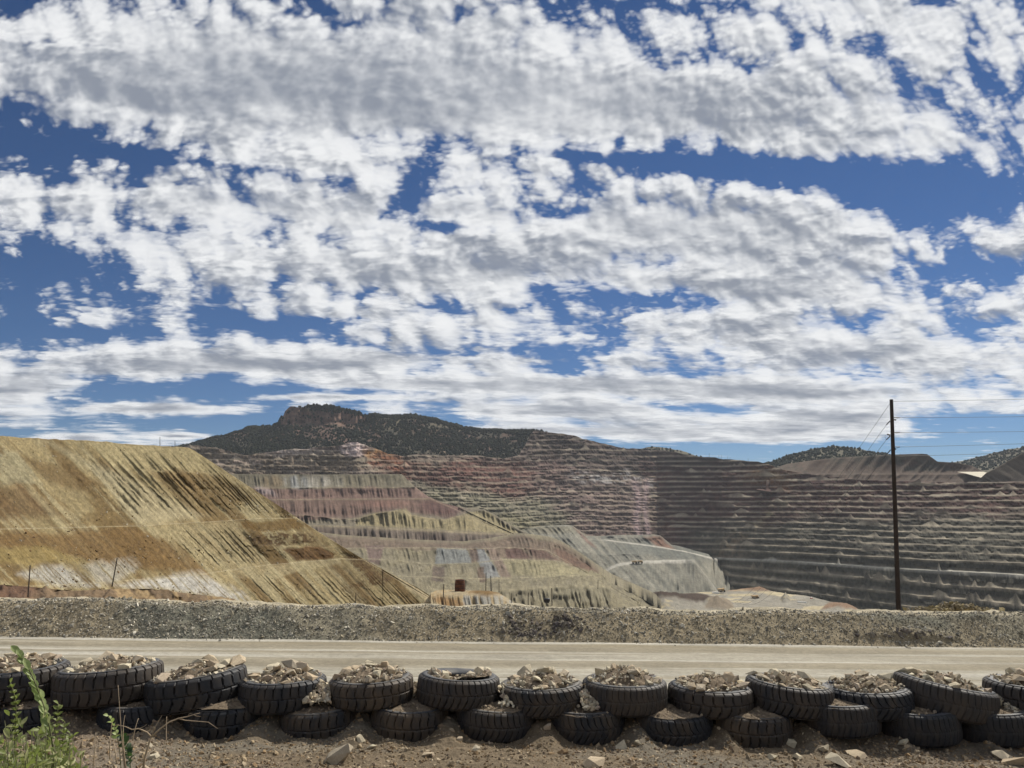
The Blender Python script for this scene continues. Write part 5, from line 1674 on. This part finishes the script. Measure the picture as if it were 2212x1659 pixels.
for x0, y0, y1, lab in ((345.5, 944, 966, 'thin mast on the left skyline, taller of two'), (378, 952, 968, 'thin mast on the left skyline, shorter of two')):
    a, b = P(x0, y1, 330), P(x0, y0, 330)
    o = MB().tube([np.zeros(3), (b - a) * 0.5, b - a], [0.14, 0.11, 0.08], 6).build('mast', M_POST); o.location = a
    tag(o, lab, 'mast', 'masts on the left skyline')
for i, (x0, y0, y1) in enumerate(((1532, 979, 991), (1553, 983, 993), (1558, 982, 993), (1572, 985, 995), (1577, 988, 996), (1616, 990, 998), (1661, 996, 1004))):
    a, b = P(x0, y1 + 3, 1990), P(x0, y0, 1990)
    o = MB().tube([np.zeros(3), (b - a) * 0.5, b - a], [0.45, 0.35, 0.3], 6).build('mast', M_POST); o.location = a
    tag(o, 'tiny thin mast on the skyline of the benched pit rim, right of the middle', 'mast', 'masts on the pit rim')

# ------------------------------------------------------------------ rusty tank on the pad
M_RUST = mat_plain('rust', lin(96, 58, 38), 0.85, 0.2, var=0.55, scale=0.9, bump=0.02)
M_RUST2 = mat_plain('dark rust', lin(62, 44, 38), 0.8, 0.3, var=0.4, scale=1.2)
tb = P(993.3, 1280.5, 243)
tank = thing('tank', 'rusty barrel-shaped metal tank standing on the pale pad', 'tank', tuple(tb))
tank.scale = (1.12, 1.12, 1.06)
hh = 3.75
prof = [(1.32 + 0.16 * math.sin(math.pi * t) ** 0.8 - 0.10 * t, hh * t) for t in np.linspace(0, 1, 15)]
MB().lathe(prof + [(1.10, hh), (1.08, hh - 0.5), (0.01, hh - 0.5)], 28).build('shell', M_RUST, tank, True)
for t in (0.04, 0.36, 0.68, 0.97):
    rr_ = 1.32 + 0.16 * max(0, math.sin(math.pi * t)) ** 0.8 - 0.10 * t
    MB().lathe([(rr_ - 0.01, hh * t - 0.09), (rr_ + 0.05, hh * t - 0.08), (rr_ + 0.05, hh * t + 0.08), (rr_ - 0.01, hh * t + 0.09)], 28).build('hoop', M_RUST2, tank)
MB().tube([(1.42, 0.3, 0.2), (1.55, 0.3, 1.8), (1.50, 0.25, 3.6)], 0.05, 6).build('pipe', M_RUST2, tank, True)

# ------------------------------------------------------------------ machines far off on the working floor
M_YEL = mat_plain('machine yellow', lin(165, 135, 88), 0.6, var=0.2)
M_WHT = mat_plain('machine white', (0.75, 0.74, 0.70), 0.45, var=0.1)
M_TYR = mat_plain('machine tyre', (0.03, 0.03, 0.03), 0.8, var=0.1)
M_ORG = mat_plain('orange red', lin(200, 60, 30), 0.5, var=0.1)
M_GLS = mat_plain('dark glass', (0.03, 0.035, 0.04), 0.15, var=0.02)


def haul_truck(label, loc, rz, sc=1.0, mat=None):
    t = thing('haul_truck', label, 'haul truck', loc, (0, 0, rz), 'haul trucks in the pit')
    t.scale = (sc, sc, sc)
    MB().box((0, 0, 1.9), (9.0, 2.6, 0.9)).build('chassis', mat or M_YEL, t)
    b = MB(); V = np.array([[-5.4, -2.6, 3.6], [2.2, -2.6, 2.6], [2.2, 2.6, 2.6], [-5.4, 2.6, 3.6], [-5.8, -3.0, 5.0], [2.4, -3.0, 5.4], [2.4, 3.0, 5.4], [-5.8, 3.0, 5.0],
                            [4.9, -2.9, 5.6], [4.9, 2.9, 5.6], [4.9, -2.9, 5.35], [4.9, 2.9, 5.35]])
    b.add(V, [[0, 3, 2, 1], [4, 5, 6, 7], [0, 1, 5, 4], [1, 2, 6, 5], [2, 3, 7, 6], [3, 0, 4, 7], [5, 8, 9, 6], [8, 10, 11, 9], [10, 5, 6, 11]])
    b.build('dump_body', mat or M_YEL, t)
    cb = MB().box((3.4, 0.9, 3.7), (1.9, 2.0, 2.0)).build('cab', mat or M_YEL, t)
    MB().box((4.37, 0.9, 4.0), (0.06, 1.7, 0.9)).build('windscreen', M_GLS, cb)
    MB().box((4.6, 0, 2.3), (1.2, 3.6, 1.6)).build('bonnet', mat or M_YEL, t)
    for x in (-3.0, 3.2):
        for y in (-2.4, 2.4):
            q = MB().lathe([(0.3, -0.55), (1.2, -0.6), (1.45, -0.4), (1.45, 0.4), (1.2, 0.6), (0.3, 0.55)], 18)
            q.V = [v @ np.array([[1, 0, 0], [0, 0, 1], [0, -1, 0]]) + np.array([x, y, 1.45]) for v in q.V]
            q.build('wheel', M_TYR, t, True)
    return t


haul_truck('yellow haul truck alone in the middle of the pale working floor', tuple(P(1632, 1294, 1075)), R(8), 0.95)
haul_truck('tan haul truck at the back left of the working floor, beside the white truck', tuple(P(1559, 1279, 1140)), R(20), 1.0)
haul_truck('left of two dark haul trucks on the white curved haul road', tuple(P(1371, 1217.5, 1478)), R(5), 1.0)
haul_truck('right of two dark haul trucks on the white curved haul road', tuple(P(1383, 1217, 1478)), R(-4), 1.0)
tk = thing('truck', 'white service truck at the left rim of the working floor', 'truck', tuple(P(1546, 1284, 1130)), (0, 0, R(160)))
MB().box((-1.6, 0, 2.2), (6.4, 2.8, 2.8)).build('body', M_WHT, tk)
cb = MB().box((3.2, 0, 1.9), (2.4, 2.6, 2.4)).build('cab', M_WHT, tk)
MB().box((4.43, 0, 2.4), (0.06, 2.2, 0.9)).build('windscreen', M_GLS, cb)
for x in (-3.4, 2.8):
    for y in (-1.2, 1.2):
        q = MB().lathe([(0.2, -0.25), (0.6, -0.28), (0.7, -0.15), (0.7, 0.15), (0.6, 0.28), (0.2, 0.25)], 14)
        q.V = [v @ np.array([[1, 0, 0], [0, 0, 1], [0, -1, 0]]) + np.array([x, y, 0.7]) for v in q.V]
        q.build('wheel', M_TYR, tk, True)
cn = thing('container', 'small orange red box on the far right of the working floor', 'container', tuple(P(1753, 1296, 1050)), (0, 0, R(12)))
MB().box((0, 0, 1.6), (2.6, 2.4, 3.0)).build('box_body', M_ORG, cn)
MB().box((0, 0, 3.25), (2.9, 2.7, 0.26)).build('roof', M_WHT, cn)
pa, pb2 = P(1723, 1302.0, 1010), P(1742, 1303.0, 1000)
q = np.linspace(0, 1, 12)[:, None]
pi_ = MB().tube((pa * (1 - q) + pb2 * q) - pa + np.array([0, 0, 0.9]), 0.85, 10).build('pipe', M_WHT, None, True); pi_.location = pa
tag(pi_, 'long white pipe lying on the working floor before the orange box', 'pipe')
dr = thing('tank', 'small dark drum-shaped tank just behind the berm in the middle', 'tank', tuple(P(1181, 1308, 110)), (0, 0, 0))
q = MB().lathe([(0.01, -0.9), (0.40, -0.9), (0.52, -0.75), (0.52, 0.75), (0.40, 0.9), (0.01, 0.9)], 20)
q.V = [v @ np.array([[0, 0, 1], [0, 1, 0], [-1, 0, 0]]) + np.array([0, 0, 0.75]) for v in q.V]
q.build('shell', M_DARK, dr, True)
MB().box((0, 0, 0.2), (1.3, 0.7, 0.4)).build('cradle', M_DARK, dr)
dr.scale = (0.5, 0.5, 0.5); dr.location = P(1181, 1302, 110)

# ------------------------------------------------------------------ plants close to the viewer
def mat_leaf(name, c1, c2):
    m = mat_ground(name, 6.0, 0.3, 40.0, 0.2, rough=0.5, base=c1)
    nt = m.node_tree; b = nt.nodes['Principled BSDF']; b.inputs['Specular IOR Level'].default_value = 0.35
    tr = nt.nodes.new('ShaderNodeBsdfTranslucent'); tr.inputs[0].default_value = (*c2, 1)
    ms = nt.nodes.new('ShaderNodeMixShader'); ms.inputs[0].default_value = 0.35
    out = nt.nodes['Material Output']
    nt.links.new(b.outputs[0], ms.inputs[1]); nt.links.new(tr.outputs[0], ms.inputs[2]); nt.links.new(ms.outputs[0], out.inputs[0])
    return m


M_LEAF = mat_leaf('leaf', (0.19, 0.22, 0.07), (0.28, 0.35, 0.08))
M_PALE = mat_leaf('pale leaf', (0.34, 0.40, 0.16), (0.35, 0.45, 0.12))
M_LITE = mat_leaf('light leaf', (0.40, 0.40, 0.18), (0.36, 0.40, 0.12))
M_DKLF = mat_leaf('dark leaf', (0.035, 0.06, 0.025), (0.06, 0.12, 0.03))
M_STEM = mat_plain('green stem', (0.12, 0.12, 0.05), 0.7, var=0.2)
M_DRY = mat_plain('dry stem', lin(170, 150, 124), 0.85, var=0.25)


def leaf_into(mb, base, dirv, nrm, L, wd):
    d = np.asarray(dirv, float); d /= np.linalg.norm(d) + 1e-9
    s = np.cross(d, nrm); s /= np.linalg.norm(s) + 1e-9
    u = np.cross(s, d)
    pts = []
    for t, w, lift in ((0, 0.06, 0), (0.3, 0.85, 0.04), (0.6, 0.9, 0.05), (0.85, 0.45, 0.02), (1.0, 0.0, -0.03)):
        c = base + d * L * t + u * L * lift
        pts += [c - s * wd * w * 0.5 + u * wd * 0.18 * w, c, c + s * wd * w * 0.5 + u * wd * 0.18 * w]
    mb.add(pts, grid_faces(5, 3))


def leafy_stem(label, path, Yd, r, nleaf, L, wd, m, spread=0.8, start=0.1, name='leafy_stem', root=True, side=None):
    pts = np.array([P(x, y, Yd + dy) for x, y, dy in path])
    if root:
        g = pts[0].copy(); g[2] = -2.0 if g[2] > -2.0 else g[2] - 0.3; g[1] += 0.05
        pts = np.vstack([g, pts])
    d = np.r_[0, np.cumsum(np.linalg.norm(np.diff(pts, axis=0), axis=1))]
    tt = np.linspace(0, d[-1], 60)
    c = np.stack([np.interp(tt, d, pts[:, i]) for i in range(3)], -1)
    for _ in range(4): c[1:-1] = (c[:-2] + 2 * c[1:-1] + c[2:]) / 4
    t = thing(name, label, 'plant', tuple(c[0]))
    MB().tube(c - c[0], np.linspace(r, r * 0.4, 60), 6).build('stem', M_STEM, t, True)
    mb = MB()
    tg = np.gradient(c, axis=0)
    lo = d[1] / d[-1] if root else 0
    for i in range(nleaf):
        f = lo + (1 - lo) * (start + (1 - start) * i / max(nleaf - 1, 1))
        k = min(59, int(f * 59))
        ax = tg[k] / np.linalg.norm(tg[k])
        a = i * 2.4 + rng.uniform(-0.4, 0.4)
        o1 = np.cross(ax, [0, 1, 0.2]); o1 /= np.linalg.norm(o1); o2 = np.cross(ax, o1)
        out = math.cos(a) * o1 + math.sin(a) * o2 if side is None else (side * (1 if i % 2 else 0.7) + rng.normal(size=3) * 0.2)
        dv = ax * (1 - spread * 0.5) + out * spread
        leaf_into(mb, c[k] - c[0], dv, np.array([0.2, -0.3, 1.0]) + rng.normal(size=3) * 0.3, L * rng.uniform(0.8, 1.15) * (1 - 0.35 * f), wd)
    mb.build('foliage', m, t, True)
    return t


leafy_stem('arching pale green leafy stem rising in front of the leftmost tyres', [(118, 1640, 0), (106, 1560, 0), (97, 1530, 0), (82, 1490, 0), (66, 1450, 0), (52, 1425, 0), (42, 1412, 0)], 3.0, 0.005, 34, 0.072, 0.026, M_PALE,
           0.75, 0.22, side=np.array([-0.9, 0.1, 0.35]))
leafy_stem('upright bushy green stem at the left border, left of the arching stem', [(30, 1640, 0), (34, 1560, 0), (36, 1520, 0), (30, 1490, 0), (22, 1474, 0)], 3.1, 0.005, 60, 0.032, 0.014, M_LEAF, 0.8, 0.25)
leafy_stem('short sprig with one pale drooping leaf in front of the second lower tyre', [(262, 1656, 0), (258, 1620, 0), (252, 1580, 0), (240, 1556, 0), (234, 1546, 0)], 3.6, 0.003, 12, 0.040, 0.016, M_PALE, 0.8, 0.55)
leafy_stem('dark glossy sprig at the bottom edge beside the dead twig', [(285, 1670, 0), (280, 1640, 0), (270, 1610, 0), (262, 1588, 0)], 3.6, 0.003, 26, 0.050, 0.024, M_DKLF, 0.9, 0.2)
for i, (x, y, lab) in enumerate(((126, 1520, 'tall leafy shoot just right of the arching stem base'), (140, 1560, 'leafy shoot leaning right at the right side of the shrub'), (108, 1545, 'dense leafy shoot at the foot of the arching stem'),
                                 (152, 1585, 'low leafy shoot at the right edge of the shrub'), (88, 1575, 'small green shoot left of the arching stem foot'))):
    leafy_stem(lab, [(x - 20, 1690, 0), (x - 8, 1630, 0), (x, y, 0)], 3.0 + 0.06 * i, 0.004, 46, 0.034, 0.013, M_LEAF, 0.8, 0.15)
sh = thing('shrub', 'bushy grey green shrub filling the bottom left corner', 'shrub', (-2.0, 3.0, -2.0))
st_, lf, lf2 = MB(), MB(), MB()
for i in range(84):
    x = rng.uniform(-40, 158); yt = 1548 + 0.28 * max(0, x - 20) + rng.uniform(0, 95) + (18 if x < 0 else 0)
    Yd = rng.uniform(2.7, 3.5)
    top = P(x, yt, Yd); bas = np.array([top[0] * 0.9 - 0.15 + rng.uniform(-0.12, 0.12), Yd + rng.uniform(-0.2, 0.2), -2.0])
    q = np.linspace(0, 1, 14)[:, None]
    c = bas * (1 - q) + top * q; c[:, 0] += 0.10 * np.sin(q[:, 0] * 3) * rng.uniform(-1, 1)
    st_.tube(c - np.array([-2, 3, -2]), np.linspace(0.004, 0.0012, 14), 5)
    for j in range(46):
        k = int(13 * (0.60 + 0.40 * j / 45))
        leaf_into(lf if rng.random() < 0.62 else lf2, c[k] + rng.normal(size=3) * 0.022 - np.array([-2, 3, -2]), rng.normal(size=3) + np.array([0, 0, 0.7]), rng.normal(size=3) + np.array([0, -0.4, 1]), rng.uniform(0.022, 0.044), rng.uniform(0.010, 0.017))
st_.build('stem', M_STEM, sh, True)
lf.build('foliage', M_LEAF, sh, True)
lf2.build('foliage', M_LITE, sh, True)
# dead twig and dry stalks
tw = MB()
Yt = 3.5
for pts, r0, r1 in (([(308, 1675), (312, 1640), (322, 1605), (327, 1592)], 0.0052, 0.0042), ([(327, 1592), (345, 1575), (365, 1560), (385, 1552), (405, 1548), (418, 1544), (432, 1540)], 0.0042, 0.0012),
                    ([(327, 1592), (318, 1582), (300, 1574), (285, 1576), (272, 1570), (255, 1566), (240, 1568)], 0.0034, 0.001), ([(385, 1552), (400, 1556), (425, 1558), (450, 1560), (470, 1574)], 0.0022, 0.0008),
                    ([(327, 1592), (335, 1570), (350, 1545)], 0.0018, 0.0006), ([(300, 1574), (310, 1570), (318, 1564)], 0.0016, 0.0006), ([(405, 1548), (409, 1542), (416, 1540)], 0.0014, 0.0005),
                    ([(418, 1544), (425, 1547), (434, 1548)], 0.0014, 0.0005)):
    c = np.array([P(x, y, Yt) for x, y in pts])
    tw.tube(c - P(308, 1675, Yt), np.linspace(r0, r1, len(c)), 6)
o = tw.build('dead_twig', M_DRY, None, True); o.location = P(308, 1675, Yt)
tag(o, 'pale forked dead twig sprouting from the bottom edge left of the middle', 'twig')
STK = [((270, 1672), (262, 1580), (255, 1480), 'tall dry stalk with a thin tip crossing the second lower tyre'), ((272, 1660), (266, 1590), (270, 1545), 'forked thin dry stalk close to the tallest stalk'),
       ((174, 1672), (176, 1640), (178, 1588), 'dry upright stalk left of the dark cobble'), ((200, 1672), (204, 1630), (207, 1582), 'straight dry stalk standing on lit dirt left of the sprigs'),
       ((237, 1640), (238, 1600), (242, 1560), 'thin dry stalk touching the short sprig'), ((253, 1650), (248, 1620), (245, 1600), 'short dry stalk below the short sprig'),
       ((359, 1600), (359, 1580), (360, 1548), 'short dry stalk standing under the arm of the dead twig'), ((286, 1600), (293, 1570), (299, 1552), 'thin slanting dry stalk left of the twig fork'),
       ((95, 1650), (100, 1600), (86, 1530), 'pale bare stick poking out of the shrub'), ((60, 1655), (75, 1640), (98, 1622), 'white bleached stick low in the shrub')]
for a, b, c_, lab in STK:
    p = np.array([P(a[0], a[1], 3.4), P(b[0], b[1], 3.4), P(c_[0], c_[1], 3.42)])
    q = np.linspace(0, 1, 16)[:, None]
    c = (1 - q) ** 2 * p[0] + 2 * q * (1 - q) * (2 * p[1] - (p[0] + p[2]) / 2) + q ** 2 * p[2]
    o = MB().tube(c - c[0], np.linspace(0.0026, 0.0010, 16), 5).build('dry_stalk', M_DRY, None, True); o.location = c[0]
    tag(o, lab, 'dry stalk', 'dry stalks in the left foreground')

# ------------------------------------------------------------------ the air over the pit
hz = bpy.data.meshes.new('haze')
bm = bmesh.new(); bmesh.ops.create_cube(bm, size=1.0); bm.to_mesh(hz); bm.free()
hm = bpy.data.materials.new('haze'); hm.use_nodes = True
hn = hm.node_tree
for nn in list(hn.nodes):
    if nn.type == 'BSDF_PRINCIPLED': hn.nodes.remove(nn)
pv = hn.nodes.new('ShaderNodeVolumePrincipled')
pv.inputs['Color'].default_value = (0.80, 0.88, 1.0, 1)
pv.inputs['Density'].default_value = 0.00003
pv.inputs['Anisotropy'].default_value = 0.2
hn.links.new(pv.outputs[0], hn.nodes['Material Output'].inputs['Volume'])
hz.materials.append(hm)
ho = bpy.data.objects.new('haze', hz); COL.objects.link(ho)
ho.dimensions = (1, 1, 1)
ho.scale = (18400, 17400, 360 + 332)
ho.location = (0, 5500, (360 - 332) / 2)
struct(ho, 'stuff')
